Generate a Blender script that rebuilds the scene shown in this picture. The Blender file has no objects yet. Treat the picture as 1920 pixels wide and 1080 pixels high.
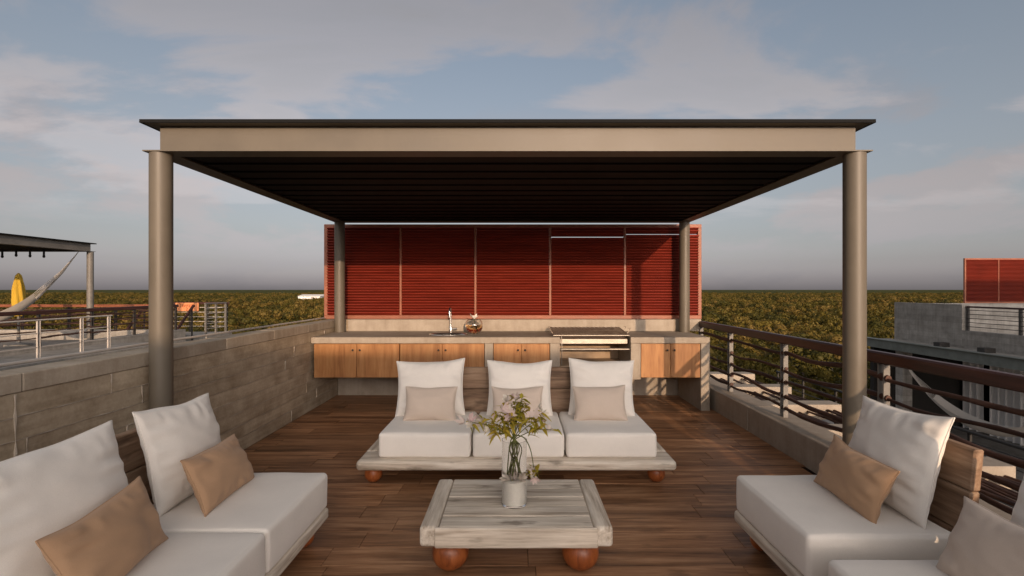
import bpy, math, random
from mathutils import Vector, Matrix, noise
R = math.radians
random.seed(7)
scene = bpy.context.scene
C = scene.collection

# ------------------------------------------------------------------ camera
cam_d = bpy.data.cameras.new('camera'); cam = bpy.data.objects.new('camera', cam_d); C.objects.link(cam)
cam.location = (0, 0, 1.6); cam.rotation_euler = (R(90), 0, 0)
cam_d.sensor_width = 36; cam_d.lens = 36 * 920 / 1920
cam_d.shift_x = -8 / 1920; cam_d.shift_y = 3 / 1920
cam_d.clip_start = 0.05; cam_d.clip_end = 40000
scene.camera = cam
scene.render.resolution_x = 1024; scene.render.resolution_y = 576
scene.view_settings.view_transform = 'Standard'; scene.view_settings.look = 'None'
scene.view_settings.gamma = 1; scene.view_settings.use_curve_mapping = False
scene.view_settings.exposure = 0.15

# ------------------------------------------------------------------ sun and sky
SUN = Vector((0.168, -1.0, 0.158)).normalized()
sd = bpy.data.lights.new('sun', 'SUN'); sd.energy = 3.0; sd.angle = R(0.45); sd.color = (1.0, 0.70, 0.46)
so = bpy.data.objects.new('sun', sd); C.objects.link(so)
so.rotation_euler = SUN.to_track_quat('Z', 'Y').to_euler(); so.location = (2, -10, 12)

world = bpy.data.worlds.new('World'); scene.world = world; world.use_nodes = True
wt = world.node_tree; wt.nodes.clear()
class NT:
    """small helper for writing node trees"""
    def __init__(s, tree): s.t = tree
    def n(s, kind, **kw):
        nd = s.t.nodes.new(kind)
        for k, v in kw.items():
            if k.startswith('i_'):
                nd.inputs[k[2:].replace('_', ' ')].default_value = v
            else: setattr(nd, k, v)
        return nd
    def l(s, a, b): s.t.links.new(a, b)
    def math(s, op, a, b=None, clamp=False):
        m = s.t.nodes.new('ShaderNodeMath'); m.operation = op; m.use_clamp = clamp
        for i, v in enumerate((a, b)):
            if v is None: continue
            if isinstance(v, (int, float)): m.inputs[i].default_value = v
            else: s.l(v, m.inputs[i])
        return m.outputs[0]
    def ramp(s, fac, stops, interp='LINEAR'):
        r = s.t.nodes.new('ShaderNodeValToRGB'); r.color_ramp.interpolation = interp
        el = r.color_ramp.elements
        while len(el) > 1: el.remove(el[-1])
        for i, (p, c) in enumerate(stops):
            e = el[0] if i == 0 else el.new(p)
            e.position = p; e.color = (c, c, c, 1) if isinstance(c, (int, float)) else (*c, 1)
        if fac is not None: s.l(fac, r.inputs[0])
        return r.outputs[0]
    def mix(s, fac, a, b, mode='MIX'):
        m = s.t.nodes.new('ShaderNodeMix'); m.data_type = 'RGBA'; m.blend_type = mode
        for sock, v in ((m.inputs[0], fac), (m.inputs[6], a), (m.inputs[7], b)):
            if isinstance(v, (int, float)): sock.default_value = v
            elif isinstance(v, tuple): sock.default_value = (*v, 1)
            else: s.l(v, sock)
        return m.outputs[2]

W = NT(wt)
sky = W.n('ShaderNodeTexSky', sky_type='NISHITA', sun_disc=False, sun_elevation=R(8.9), sun_rotation=math.atan2(SUN.x, SUN.y),
          altitude=20, air_density=1.0, dust_density=1.6, ozone_density=1.6)
tc = W.n('ShaderNodeTexCoord')
nrm = W.n('ShaderNodeVectorMath', operation='NORMALIZE'); W.l(tc.outputs['Generated'], nrm.inputs[0])
sx = W.n('ShaderNodeSeparateXYZ'); W.l(nrm.outputs[0], sx.inputs[0])
zc = W.math('MAXIMUM', sx.outputs['Z'], 0.0)
# high thin sheet of cloud: planar projection
den = W.math('ADD', zc, 0.16)
cx = W.n('ShaderNodeCombineXYZ')
W.l(W.math('DIVIDE', sx.outputs['X'], den), cx.inputs[0]); W.l(W.math('DIVIDE', sx.outputs['Y'], den), cx.inputs[1])
mp = W.n('ShaderNodeMapping'); mp.inputs['Scale'].default_value = (0.8, 1.25, 1); mp.inputs['Location'].default_value = (11.9, -3.3, 0.0)
mp.inputs['Rotation'].default_value = (0, 0, R(-14))
W.l(cx.outputs[0], mp.inputs['Vector'])
n1 = W.n('ShaderNodeTexNoise', i_Scale=1.15, i_Detail=9.0, i_Roughness=0.56, i_Distortion=0.35); W.l(mp.outputs[0], n1.inputs['Vector'])
n1b = W.n('ShaderNodeTexNoise', i_Scale=0.5, i_Detail=3.0); W.l(mp.outputs[0], n1b.inputs['Vector'])
hi = W.math('ADD', W.math('MULTIPLY', n1.outputs[0], 0.72), W.math('MULTIPLY', n1b.outputs[0], 0.42))
himask = W.ramp(hi, [(0.575, 0.0), (0.66, 0.6), (0.78, 0.95)], 'EASE')
hifade = W.ramp(zc, [(0.10, 0.0), (0.26, 1.0)])
himask = W.math('MULTIPLY', himask, hifade)
hicol = W.ramp(hi, [(0.56, (1.30, 1.04, 0.98)), (0.64, (1.10, 0.98, 0.97)), (0.78, (0.80, 0.80, 0.84))])
# low heaped clouds near the horizon: azimuth / elevation
az = W.math('ARCTAN2', sx.outputs['X'], sx.outputs['Y'])
cy = W.n('ShaderNodeCombineXYZ'); W.l(W.math('MULTIPLY', az, 2.6), cy.inputs[0]); W.l(W.math('MULTIPLY', sx.outputs['Z'], 6.5), cy.inputs[1])
mp2 = W.n('ShaderNodeMapping'); mp2.inputs['Location'].default_value = (9.1, 0.4, 0.4); W.l(cy.outputs[0], mp2.inputs['Vector'])
n2 = W.n('ShaderNodeTexNoise', i_Scale=1.5, i_Detail=10.0, i_Roughness=0.58, i_Distortion=0.15); W.l(mp2.outputs[0], n2.inputs['Vector'])
lomask = W.ramp(n2.outputs[0], [(0.47, 0.0), (0.60, 0.62), (0.75, 0.75)], 'EASE')
lofade = W.ramp(sx.outputs['Z'], [(0.0, 0.35), (0.09, 1.0), (0.22, 0.75), (0.36, 0.0)])
lomask = W.math('MULTIPLY', lomask, lofade)
locol = W.ramp(sx.outputs['Z'], [(0.02, (0.86, 0.83, 0.90)), (0.10, (1.02, 0.93, 0.95)), (0.20, (1.32, 1.06, 1.0))])
bgc = W.n('ShaderNodeVectorMath', operation='SCALE'); W.l(sky.outputs[0], bgc.inputs[0]); bgc.inputs['Scale'].default_value = 0.15
lum = W.n('ShaderNodeRGBToBW'); W.l(bgc.outputs[0], lum.inputs[0])
# clouds and haze scatter forward: brighter the nearer they are to the sun
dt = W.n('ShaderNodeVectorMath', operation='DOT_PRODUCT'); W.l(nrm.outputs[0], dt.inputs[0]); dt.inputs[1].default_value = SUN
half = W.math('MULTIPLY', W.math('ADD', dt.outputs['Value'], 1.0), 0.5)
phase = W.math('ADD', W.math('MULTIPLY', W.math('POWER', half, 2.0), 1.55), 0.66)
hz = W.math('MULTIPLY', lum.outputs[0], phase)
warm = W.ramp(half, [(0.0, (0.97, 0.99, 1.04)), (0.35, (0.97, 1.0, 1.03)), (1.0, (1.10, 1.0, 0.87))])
# thin veil of haze: pulls the clear sky towards a warm grey, brightened overhead to lift the shade
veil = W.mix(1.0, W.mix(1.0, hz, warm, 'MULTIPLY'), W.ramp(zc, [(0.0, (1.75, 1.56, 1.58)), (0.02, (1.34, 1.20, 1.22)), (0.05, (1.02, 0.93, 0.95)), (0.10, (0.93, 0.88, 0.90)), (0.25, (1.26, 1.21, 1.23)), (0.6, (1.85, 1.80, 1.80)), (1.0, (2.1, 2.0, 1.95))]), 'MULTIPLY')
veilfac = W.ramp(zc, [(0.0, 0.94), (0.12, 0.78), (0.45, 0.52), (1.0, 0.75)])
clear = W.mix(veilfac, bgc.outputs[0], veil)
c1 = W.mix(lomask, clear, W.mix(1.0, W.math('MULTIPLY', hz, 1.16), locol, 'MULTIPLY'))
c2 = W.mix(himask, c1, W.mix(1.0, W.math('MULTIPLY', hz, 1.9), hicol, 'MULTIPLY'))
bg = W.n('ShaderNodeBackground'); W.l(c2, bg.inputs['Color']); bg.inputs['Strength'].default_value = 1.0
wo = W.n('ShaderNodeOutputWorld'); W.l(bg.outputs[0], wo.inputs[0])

# ------------------------------------------------------------------ materials
def mat(name):
    m = bpy.data.materials.new(name); m.use_nodes = True
    t = NT(m.node_tree); b = m.node_tree.nodes['Principled BSDF']
    return m, t, b
def coords(t, rand=True, scale=(1, 1, 1)):
    tc = t.n('ShaderNodeTexCoord'); oi = t.n('ShaderNodeObjectInfo')
    ad = t.n('ShaderNodeVectorMath', operation='ADD')
    ml = t.n('ShaderNodeVectorMath', operation='SCALE'); ml.inputs[0].default_value = (37.0, 51.0, 23.0)
    t.l(oi.outputs['Random'], ml.inputs['Scale'])
    t.l(tc.outputs['Object'], ad.inputs[0])
    if rand: t.l(ml.outputs[0], ad.inputs[1])
    mp = t.n('ShaderNodeMapping'); mp.inputs['Scale'].default_value = scale
    t.l(ad.outputs[0], mp.inputs['Vector'])
    return mp.outputs[0], oi.outputs['Random'], ad.outputs[0]
def bump(t, b, h, strength, dist=0.01):
    bp = t.n('ShaderNodeBump', i_Strength=strength, i_Distance=dist); t.l(h, bp.inputs['Height']); t.l(bp.outputs[0], b.inputs['Normal'])

def wood(name, dark, mid, light, axis, across=16, along=1.2, rough=0.6, bstr=0.25, vary=0.35, spec=0.3, knots=0.0):
    m, t, b = mat(name)
    sc = [across] * 3; sc['XYZ'.index(axis)] = along
    v, rnd, raw = coords(t, True, tuple(sc))
    n = t.n('ShaderNodeTexNoise', i_Scale=1.0, i_Detail=7.0, i_Roughness=0.6, i_Distortion=0.6); t.l(v, n.inputs['Vector'])
    f = t.n('ShaderNodeTexNoise', i_Scale=4.5, i_Detail=4.0, i_Roughness=0.7); t.l(v, f.inputs['Vector'])
    g = t.math('ADD', t.math('MULTIPLY', n.outputs[0], 0.68), t.math('MULTIPLY', f.outputs[0], 0.32))
    col = t.ramp(g, [(0.34, dark), (0.5, mid), (0.66, light)])
    lo = t.n('ShaderNodeTexNoise', i_Scale=2.2, i_Detail=3.0); t.l(raw, lo.inputs['Vector'])
    val = t.math('ADD', t.math('MULTIPLY', t.math('SUBTRACT', rnd, 0.5), vary), t.math('MULTIPLY', t.math('SUBTRACT', lo.outputs[0], 0.5), 0.7))
    val = t.math('ADD', val, 1.0)
    hs = t.n('ShaderNodeHueSaturation'); t.l(col, hs.inputs['Color']); t.l(val, hs.inputs['Value'])
    out = hs.outputs[0]
    if knots:
        kn = t.n('ShaderNodeTexNoise', i_Scale=3.0, i_Detail=4.0)
        sc2 = [3.2] * 3; sc2['XYZ'.index(axis)] = 1.1
        mp = t.n('ShaderNodeMapping'); mp.inputs['Scale'].default_value = tuple(sc2); t.l(raw, mp.inputs['Vector']); t.l(mp.outputs[0], kn.inputs['Vector'])
        k = t.ramp(kn.outputs[0], [(0.62, 0.0), (0.72, knots)])
        out = t.mix(k, out, tuple(c * 0.55 for c in dark))
    t.l(out, b.inputs['Base Color'])
    t.l(t.math('ADD', t.math('MULTIPLY', g, 0.3), rough - 0.15), b.inputs['Roughness'])
    b.inputs['Specular IOR Level'].default_value = spec
    bump(t, b, g, bstr, 0.006)
    return m

def concrete(name, base, dark, vertical_streak=True, courses=0.0, rough=0.85, bstr=0.35, rand=True, streak=(16, 16, 1.2)):
    m, t, b = mat(name)
    v, rnd, raw = coords(t, rand, (1, 1, 1))
    n = t.n('ShaderNodeTexNoise', i_Scale=3.2, i_Detail=8.0, i_Roughness=0.62); t.l(v, n.inputs['Vector'])
    f = t.n('ShaderNodeTexNoise', i_Scale=46.0, i_Detail=4.0, i_Roughness=0.65); t.l(v, f.inputs['Vector'])
    mp = t.n('ShaderNodeMapping'); mp.inputs['Scale'].default_value = streak; t.l(v, mp.inputs['Vector'])
    s = t.n('ShaderNodeTexNoise', i_Scale=1.0, i_Detail=5.0, i_Roughness=0.6); t.l(mp.outputs[0], s.inputs['Vector'])
    g = t.math('ADD', t.math('MULTIPLY', n.outputs[0], 0.55), t.math('ADD', t.math('MULTIPLY', f.outputs[0], 0.18), t.math('MULTIPLY', s.outputs[0], 0.27)))
    col = t.ramp(g, [(0.36, dark), (0.48, tuple(0.5 * (a + c) for a, c in zip(base, dark))), (0.60, base), (0.74, tuple(min(1, c * 1.22) for c in base))])
    hs = t.n('ShaderNodeHueSaturation'); t.l(col, hs.inputs['Color'])
    t.l(t.math('ADD', t.math('MULTIPLY', t.math('SUBTRACT', rnd, 0.5), 0.14), 1.0), hs.inputs['Value'])
    out = hs.outputs[0]; h = g
    if courses:
        sx = t.n('ShaderNodeSeparateXYZ'); t.l(raw, sx.inputs[0])
        wob = t.math('ADD', sx.outputs['Z'], t.math('MULTIPLY', n.outputs[0], 0.02))
        fr = t.math('FRACT', t.math('DIVIDE', wob, courses))
        ln = t.ramp(fr, [(0.0, 1.0), (0.05, 0.0), (0.95, 0.0), (1.0, 1.0)])
        out = t.mix(t.math('MULTIPLY', ln, 0.5), out, tuple(c * 0.8 for c in dark))
        fl = t.n('ShaderNodeTexWhiteNoise', noise_dimensions='1D'); t.l(t.math('FLOOR', t.math('DIVIDE', wob, courses)), fl.inputs['W'])
        hs2 = t.n('ShaderNodeHueSaturation'); t.l(out, hs2.inputs['Color'])
        t.l(t.math('ADD', t.math('MULTIPLY', fl.outputs[0], 0.3), 0.85), hs2.inputs['Value']); out = hs2.outputs[0]
    t.l(out, b.inputs['Base Color']); b.inputs['Roughness'].default_value = rough
    b.inputs['Specular IOR Level'].default_value = 0.25
    bump(t, b, h, bstr, 0.02)
    return m

def paint(name, col, rough=0.5, spec=0.4, grime=0.15, metal=0.0, scale=4.0):
    m, t, b = mat(name)
    v, rnd, raw = coords(t, True)
    n = t.n('ShaderNodeTexNoise', i_Scale=scale, i_Detail=7.0, i_Roughness=0.62); t.l(v, n.inputs['Vector'])
    k = t.ramp(n.outputs[0], [(0.35, 1.0 - grime), (0.65, 1.0 + 0)])
    o = t.mix(1.0, col, k, 'MULTIPLY')
    t.l(o, b.inputs['Base Color']); b.inputs['Metallic'].default_value = metal
    t.l(t.math('ADD', t.math('MULTIPLY', n.outputs[0], 0.25), rough - 0.12), b.inputs['Roughness'])
    b.inputs['Specular IOR Level'].default_value = spec
    bump(t, b, n.outputs[0], 0.05, 0.01)
    return m

def fabric(name, col, weave=420.0):
    m, t, b = mat(name)
    v, rnd, raw = coords(t, True)
    n = t.n('ShaderNodeTexNoise', i_Scale=5.0, i_Detail=5.0, i_Roughness=0.6); t.l(v, n.inputs['Vector'])
    f = t.n('ShaderNodeTexNoise', i_Scale=weave, i_Detail=2.0); t.l(v, f.inputs['Vector'])
    k = t.math('ADD', t.math('MULTIPLY', n.outputs[0], 0.16), t.math('ADD', t.math('MULTIPLY', f.outputs[0], 0.22), 0.81))
    o = t.mix(1.0, col, k, 'MULTIPLY')
    t.l(o, b.inputs['Base Color']); b.inputs['Roughness'].default_value = 0.92
    b.inputs['Specular IOR Level'].default_value = 0.12
    b.inputs['Sheen Weight'].default_value = 0.15
    h = t.math('ADD', t.math('MULTIPLY', n.outputs[0], 0.8), t.math('MULTIPLY', f.outputs[0], 0.12))
    bump(t, b, h, 0.22, 0.02)
    return m

M = {}
M['plank'] = wood('floor_plank_wood', (0.085, 0.035, 0.014), (0.29, 0.145, 0.070), (0.50, 0.285, 0.155), 'X', across=13, along=0.9, rough=0.48, bstr=0.25, vary=0.5, spec=0.35, knots=0.5)
M['grout'] = paint('dark_joint', (0.03, 0.02, 0.015), 0.9, 0.1)
M['wash'] = wood('whitewashed_wood', (0.29, 0.225, 0.165), (0.60, 0.52, 0.425), (0.78, 0.71, 0.61), 'X', across=18, along=1.1, rough=0.75, bstr=0.4, vary=0.22, spec=0.2, knots=0.7)
M['wash_y'] = wood('whitewashed_wood_y', (0.29, 0.225, 0.165), (0.60, 0.52, 0.425), (0.78, 0.71, 0.61), 'Y', across=18, along=1.1, rough=0.75, bstr=0.4, vary=0.22, spec=0.2, knots=0.7)
M['back'] = wood('backrest_wood', (0.10, 0.06, 0.038), (0.26, 0.165, 0.105), (0.40, 0.29, 0.20), 'X', across=12, along=1.0, rough=0.7, bstr=0.35, vary=0.3, spec=0.25, knots=0.6)
M['back_y'] = wood('backrest_wood_y', (0.10, 0.06, 0.038), (0.26, 0.165, 0.105), (0.40, 0.29, 0.20), 'Y', across=12, along=1.0, rough=0.7, bstr=0.35, vary=0.3, spec=0.25, knots=0.6)
M['ball'] = wood('orange_turned_wood', (0.15, 0.035, 0.010), (0.31, 0.085, 0.022), (0.42, 0.14, 0.04), 'Z', across=14, along=3, rough=0.4, bstr=0.1, vary=0.15, spec=0.5)
M['cab'] = wood('cabinet_wood', (0.21, 0.083, 0.026), (0.33, 0.152, 0.055), (0.41, 0.21, 0.085), 'Z', across=9, along=0.8, rough=0.5, bstr=0.08, vary=0.2, spec=0.3, knots=0.25)
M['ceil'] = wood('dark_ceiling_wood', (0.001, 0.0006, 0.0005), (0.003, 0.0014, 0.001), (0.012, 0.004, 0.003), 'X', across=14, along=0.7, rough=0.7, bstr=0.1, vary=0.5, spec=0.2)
M['louver'] = wood('red_louver_wood', (0.18, 0.019, 0.009), (0.225, 0.026, 0.0125), (0.26, 0.034, 0.017), 'X', across=18, along=1.2, rough=0.5, bstr=0.05, vary=0.12, spec=0.35)
M['lframe'] = paint('louver_frame_paint', (0.33, 0.12, 0.068), 0.5, 0.35, 0.3)
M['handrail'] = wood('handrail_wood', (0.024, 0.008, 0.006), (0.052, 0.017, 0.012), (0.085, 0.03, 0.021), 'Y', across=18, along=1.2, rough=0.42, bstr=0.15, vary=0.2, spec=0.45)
M['sun_coloured_rail'] = wood('handrail_wood_coloured_sunlit', (0.16, 0.05, 0.025), (0.30, 0.10, 0.05), (0.36, 0.14, 0.08), 'X', across=18, along=1.2, rough=0.5, bstr=0.1)  # the handrail wood again, with sunlight put into its colour
M['branch'] = wood('branch_wood', (0.025, 0.012, 0.009), (0.065, 0.032, 0.022), (0.13, 0.07, 0.05), 'Y', across=30, along=4, rough=0.7, bstr=0.5, vary=0.6)
M['steel'] = paint('beige_painted_steel', (0.135, 0.114, 0.086), 0.48, 0.4, 0.18, scale=2.2)
M['steel_dark'] = paint('dark_roof_sheet', (0.012, 0.012, 0.012), 0.8, 0.1, 0.2)
M['steel_green'] = paint('grey_green_steel', (0.17, 0.19, 0.175), 0.5, 0.4, 0.3)
M['steel_grey'] = paint('grey_post_steel', (0.20, 0.185, 0.165), 0.5, 0.4, 0.3)
M['steel_black'] = paint('dark_post_steel', (0.035, 0.032, 0.03), 0.5, 0.4, 0.2)
M['rail_white'] = paint('pale_rail_paint', (0.55, 0.50, 0.45), 0.5, 0.4, 0.2)
M['conc'] = concrete('board_formed_concrete', (0.50, 0.41, 0.30), (0.25, 0.19, 0.125), streak=(20, 1.1, 24))
M['conc_cope'] = concrete('coping_concrete', (0.47, 0.40, 0.315), (0.30, 0.24, 0.175))
M['ridge'] = concrete('joint_ridge_concrete', (0.46, 0.40, 0.33), (0.30, 0.25, 0.20))
M['conc_light'] = concrete('smooth_counter_concrete', (0.36, 0.31, 0.25), (0.25, 0.205, 0.16), bstr=0.15, rough=0.7)
M['conc_far'] = concrete('neighbour_concrete', (0.36, 0.34, 0.31), (0.20, 0.185, 0.165), courses=0.17)
M['white'] = fabric('white_canvas', (0.80, 0.75, 0.685))
M['tan'] = fabric('tan_canvas', (0.44, 0.275, 0.165))
M['beige'] = fabric('pale_beige_canvas', (0.58, 0.48, 0.40))
M['piping_white'] = fabric('white_piping', (0.66, 0.62, 0.57))
M['curtain'] = fabric('white_curtain', (0.74, 0.73, 0.72))
M['chrome'] = paint('chrome', (0.75, 0.73, 0.70), 0.22, 0.5, 0.1, 1.0)
M['brushed'] = paint('brushed_steel', (0.40, 0.36, 0.31), 0.5, 0.5, 0.4, 1.0, 12)
M['iron'] = paint('rusty_grill_iron', (0.45, 0.36, 0.28), 0.45, 0.5, 0.4, 0.6, 30)
M['knob'] = paint('dark_knob', (0.03, 0.02, 0.015), 0.4)
M['firebrick'] = paint('firebox_render', (0.42, 0.31, 0.21), 0.85, 0.2, 0.35)
M['dark'] = paint('dark_interior', (0.03, 0.028, 0.026), 0.8, 0.2)
M['doorglass'] = paint('dark_door_glass', (0.012, 0.012, 0.013), 0.15, 0.6, 0.0)
M['yellow'] = fabric('yellow_parasol_cloth', (0.62, 0.40, 0.05))
M['sign'] = paint('orange_sign_board', (0.72, 0.28, 0.12), 0.6, 0.3, 0.1)
M['signtext'] = paint('sign_lettering', (0.33, 0.07, 0.02), 0.6, 0.3, 0.0)
M['sand'] = paint('white_vase_filling', (0.92, 0.88, 0.80), 0.9, 0.2, 0.08, scale=60)
M['warehouse'] = paint('pale_warehouse_paint', (0.75, 0.73, 0.70), 0.7, 0.2, 0.1)
M['bulb'] = paint('bulb_socket', (0.015, 0.015, 0.015), 0.4)

def glass(name, col, rough=0.02):
    m, t, b = mat(name)
    b.inputs['Base Color'].default_value = (*col, 1); b.inputs['Roughness'].default_value = rough
    b.inputs['Transmission Weight'].default_value = 1.0; b.inputs['IOR'].default_value = 1.45
    return m
M['glass'] = glass('clear_glass', (0.97, 0.97, 0.96))
M['amber'] = glass('amber_water', (0.80, 0.52, 0.25))

def leafmat(name, cols, transl=0.3):
    m, t, b = mat(name)
    tc = t.n('ShaderNodeTexCoord'); oi = t.n('ShaderNodeObjectInfo'); gm = t.n('ShaderNodeNewGeometry')
    n = t.n('ShaderNodeTexNoise', i_Scale=0.9, i_Detail=4.0); t.l(tc.outputs['Object'], n.inputs['Vector'])
    v = t.math('ADD', t.math('MULTIPLY', n.outputs[0], 0.35), t.math('ADD', t.math('MULTIPLY', oi.outputs['Random'], 0.62), t.math('MULTIPLY', gm.outputs['Random Per Island'], 0.16)))
    c = t.ramp(v, [(0.15 + 0.7 * i / (len(cols) - 1), x) for i, x in enumerate(cols)])
    t.l(c, b.inputs['Base Color']); b.inputs['Roughness'].default_value = 0.65; b.inputs['Specular IOR Level'].default_value = 0.25
    tr = t.n('ShaderNodeBsdfTranslucent'); t.l(c, tr.inputs['Color'])
    ms = t.n('ShaderNodeMixShader'); ms.inputs[0].default_value = transl
    t.l(b.outputs[0], ms.inputs[1]); t.l(tr.outputs[0], ms.inputs[2])
    t.l(ms.outputs[0], m.node_tree.nodes['Material Output'].inputs['Surface'])
    return m
M['foliage'] = leafmat('forest_foliage', [(0.026, 0.030, 0.006), (0.070, 0.062, 0.010), (0.125, 0.095, 0.014), (0.19, 0.125, 0.030)])
M['bark'] = wood('tree_bark', (0.05, 0.04, 0.03), (0.12, 0.10, 0.08), (0.22, 0.19, 0.16), 'Z', across=8, along=1, rough=0.9)
M['leaf'] = leafmat('bouquet_leaf', [(0.20, 0.19, 0.02), (0.40, 0.34, 0.04), (0.58, 0.42, 0.06)], 0.4)
M['stem'] = paint('bouquet_stem', (0.12, 0.13, 0.03), 0.6, 0.3, 0.3)
M['petal'] = leafmat('bouquet_petal', [(0.62, 0.42, 0.42), (0.72, 0.60, 0.54), (0.76, 0.70, 0.60)], 0.3)
M['hammock'] = fabric('white_hammock_cord', (0.50, 0.46, 0.41))

# ------------------------------------------------------------------ mesh helpers
WO = {}
class MB:
    def __init__(s): s.v = []; s.f = []
    def add(s, vs, fs):
        o = len(s.v); s.v += [tuple(v) for v in vs]; s.f += [tuple(i + o for i in f) for f in fs]; return s
    def box(s, x0, x1, y0, y1, z0, z1):
        vs = [(x, y, z) for x in (x0, x1) for y in (y0, y1) for z in (z0, z1)]
        return s.add(vs, [(0, 1, 3, 2), (4, 6, 7, 5), (0, 4, 5, 1), (2, 3, 7, 6), (0, 2, 6, 4), (1, 5, 7, 3)])
    def cbox(s, x0, x1, y0, y1, z0, z1, b=0.004):
        """box with chamfered edges"""
        lo = (x0, y0, z0); hi = (x1, y1, z1)
        b = min(b, 0.45 * min(hi[i] - lo[i] for i in range(3)))
        idx = {}; vs = []
        for cx in (0, 1):
            for cy in (0, 1):
                for cz in (0, 1):
                    c = (cx, cy, cz)
                    for ax in range(3):
                        p = []
                        for i in range(3):
                            e = hi[i] if c[i] else lo[i]
                            if i != ax: e += -b if c[i] else b
                            p.append(e)
                        idx[c + (ax,)] = len(vs); vs.append(tuple(p))
        fs = []
        def nv(a): return idx[a]
        for ax in range(3):
            o = [i for i in range(3) if i != ax]
            for sd in (0, 1):
                q = []
                for (p, r) in ((0, 0), (1, 0), (1, 1), (0, 1)):
                    c = [0, 0, 0]; c[ax] = sd; c[o[0]] = p; c[o[1]] = r; q.append(nv((c[0], c[1], c[2], ax)))
                fs.append(q)
            for p in (0, 1):
                for r in (0, 1):
                    c0 = [0, 0, 0]; c0[ax] = 0; c0[o[0]] = p; c0[o[1]] = r
                    c1 = list(c0); c1[ax] = 1
                    fs.append([nv((*c0, o[0])), nv((*c1, o[0])), nv((*c1, o[1])), nv((*c0, o[1]))])
        for cx in (0, 1):
            for cy in (0, 1):
                for cz in (0, 1): fs.append([idx[(cx, cy, cz, a)] for a in range(3)])
        ctr = Vector([(lo[i] + hi[i]) / 2 for i in range(3)]); out = []
        for f in fs:
            p = [Vector(vs[i]) for i in f]
            n = (p[1] - p[0]).cross(p[2] - p[0])
            out.append(tuple(f) if n.dot(sum(p, Vector()) / len(p) - ctr) > 0 else tuple(reversed(f)))
        return s.add(vs, out)
    def tube(s, pts, r, n=10, cap=True):
        pts = [Vector(p) for p in pts]; rs = r if isinstance(r, (list, tuple)) else [r] * len(pts)
        vs = []; fs = []
        up = None
        for i, p in enumerate(pts):
            d = (pts[min(i + 1, len(pts) - 1)] - pts[max(i - 1, 0)]).normalized()
            if up is None:
                up = Vector((0, 0, 1)) if abs(d.z) < 0.9 else Vector((1, 0, 0))
            a = d.cross(up).normalized(); u = a.cross(d).normalized(); up = u
            for k in range(n):
                t = 2 * math.pi * k / n; vs.append(p + (a * math.cos(t) + u * math.sin(t)) * rs[i])
        for i in range(len(pts) - 1):
            for k in range(n): fs.append((i * n + k, i * n + (k + 1) % n, (i + 1) * n + (k + 1) % n, (i + 1) * n + k))
        if cap:
            fs.append(tuple(range(n - 1, -1, -1))); fs.append(tuple((len(pts) - 1) * n + k for k in range(n)))
        return s.add(vs, fs)
    def lathe(s, prof, c=(0, 0, 0), n=28):
        vs = []; fs = []
        for (r, z) in prof:
            for k in range(n):
                t = 2 * math.pi * k / n; vs.append((c[0] + r * math.cos(t), c[1] + r * math.sin(t), c[2] + z))
        for i in range(len(prof) - 1):
            for k in range(n): fs.append((i * n + k, i * n + (k + 1) % n, (i + 1) * n + (k + 1) % n, (i + 1) * n + k))
        if prof[0][0] > 1e-5: fs.append(tuple(range(n - 1, -1, -1)))
        if prof[-1][0] > 1e-5: fs.append(tuple((len(prof) - 1) * n + k for k in range(n)))
        return s.add(vs, fs)
    def rbox(s, x0, x1, y0, y1, z0, z1, r=0.03, n=10, puff=0.0, seed=0):
        """soft box: rounded edges, slightly puffed faces"""
        c = Vector(((x0 + x1) / 2, (y0 + y1) / 2, (z0 + z1) / 2)); h = Vector(((x1 - x0) / 2, (y1 - y0) / 2, (z1 - z0) / 2))
        def ticks(hh):
            inner = hh - r; k = max(3, n)
            t = [-hh, -hh + r * 0.3, -hh + r * 0.65] + [-inner + 2 * inner * i / k for i in range(k + 1)] + [hh - r * 0.65, hh - r * 0.3, hh]
            return t
        for ax in range(3):
            o = [i for i in range(3) if i != ax]
            ta, tb = ticks(h[o[0]]), ticks(h[o[1]])
            for sd in (-1, 1):
                vs = []; fs = []
                for a in ta:
                    for b in tb:
                        p = Vector((0, 0, 0)); p[ax] = sd * h[ax]; p[o[0]] = a; p[o[1]] = b
                        q = Vector([max(-h[i] + r, min(h[i] - r, p[i])) for i in range(3)])
                        d = p - q
                        pp = q + d.normalized() * r if d.length > 1e-9 else p
                        if puff:
                            w = (1 - (a / h[o[0]]) ** 2) * (1 - (b / h[o[1]]) ** 2)
                            nz = noise.noise(Vector((pp.x * 5 + seed, pp.y * 5, pp.z * 5 + seed)))
                            pp = pp.copy(); pp[ax] += sd * (puff * (max(w, 0) ** 0.6) * (1 + 0.5 * nz))
                            nz3 = noise.noise_vector(Vector((pp.x * 7, pp.y * 7 + seed, pp.z * 7))) * 0.003
                            pp += nz3
                        vs.append(c + pp)
                m_ = len(tb)
                for i in range(len(ta) - 1):
                    for j in range(m_ - 1):
                        q = (i * m_ + j, (i + 1) * m_ + j, (i + 1) * m_ + j + 1, i * m_ + j + 1)
                        e1 = vs[q[1]] - vs[q[0]]; e2 = vs[q[2]] - vs[q[0]]
                        fs.append(q if e1.cross(e2)[ax] * sd > 0 else tuple(reversed(q)))
                s.add(vs, fs)
        return s
    def mesh(s, name, m, smooth=None):
        me = bpy.data.meshes.new(name); me.from_pydata(s.v, [], s.f); me.materials.append(m)
        if smooth is not None:
            me.polygons.foreach_set('use_smooth', [True] * len(me.polygons))
            if smooth < 179: me.set_sharp_from_angle(angle=R(smooth))
        me.update(); return me
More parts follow.
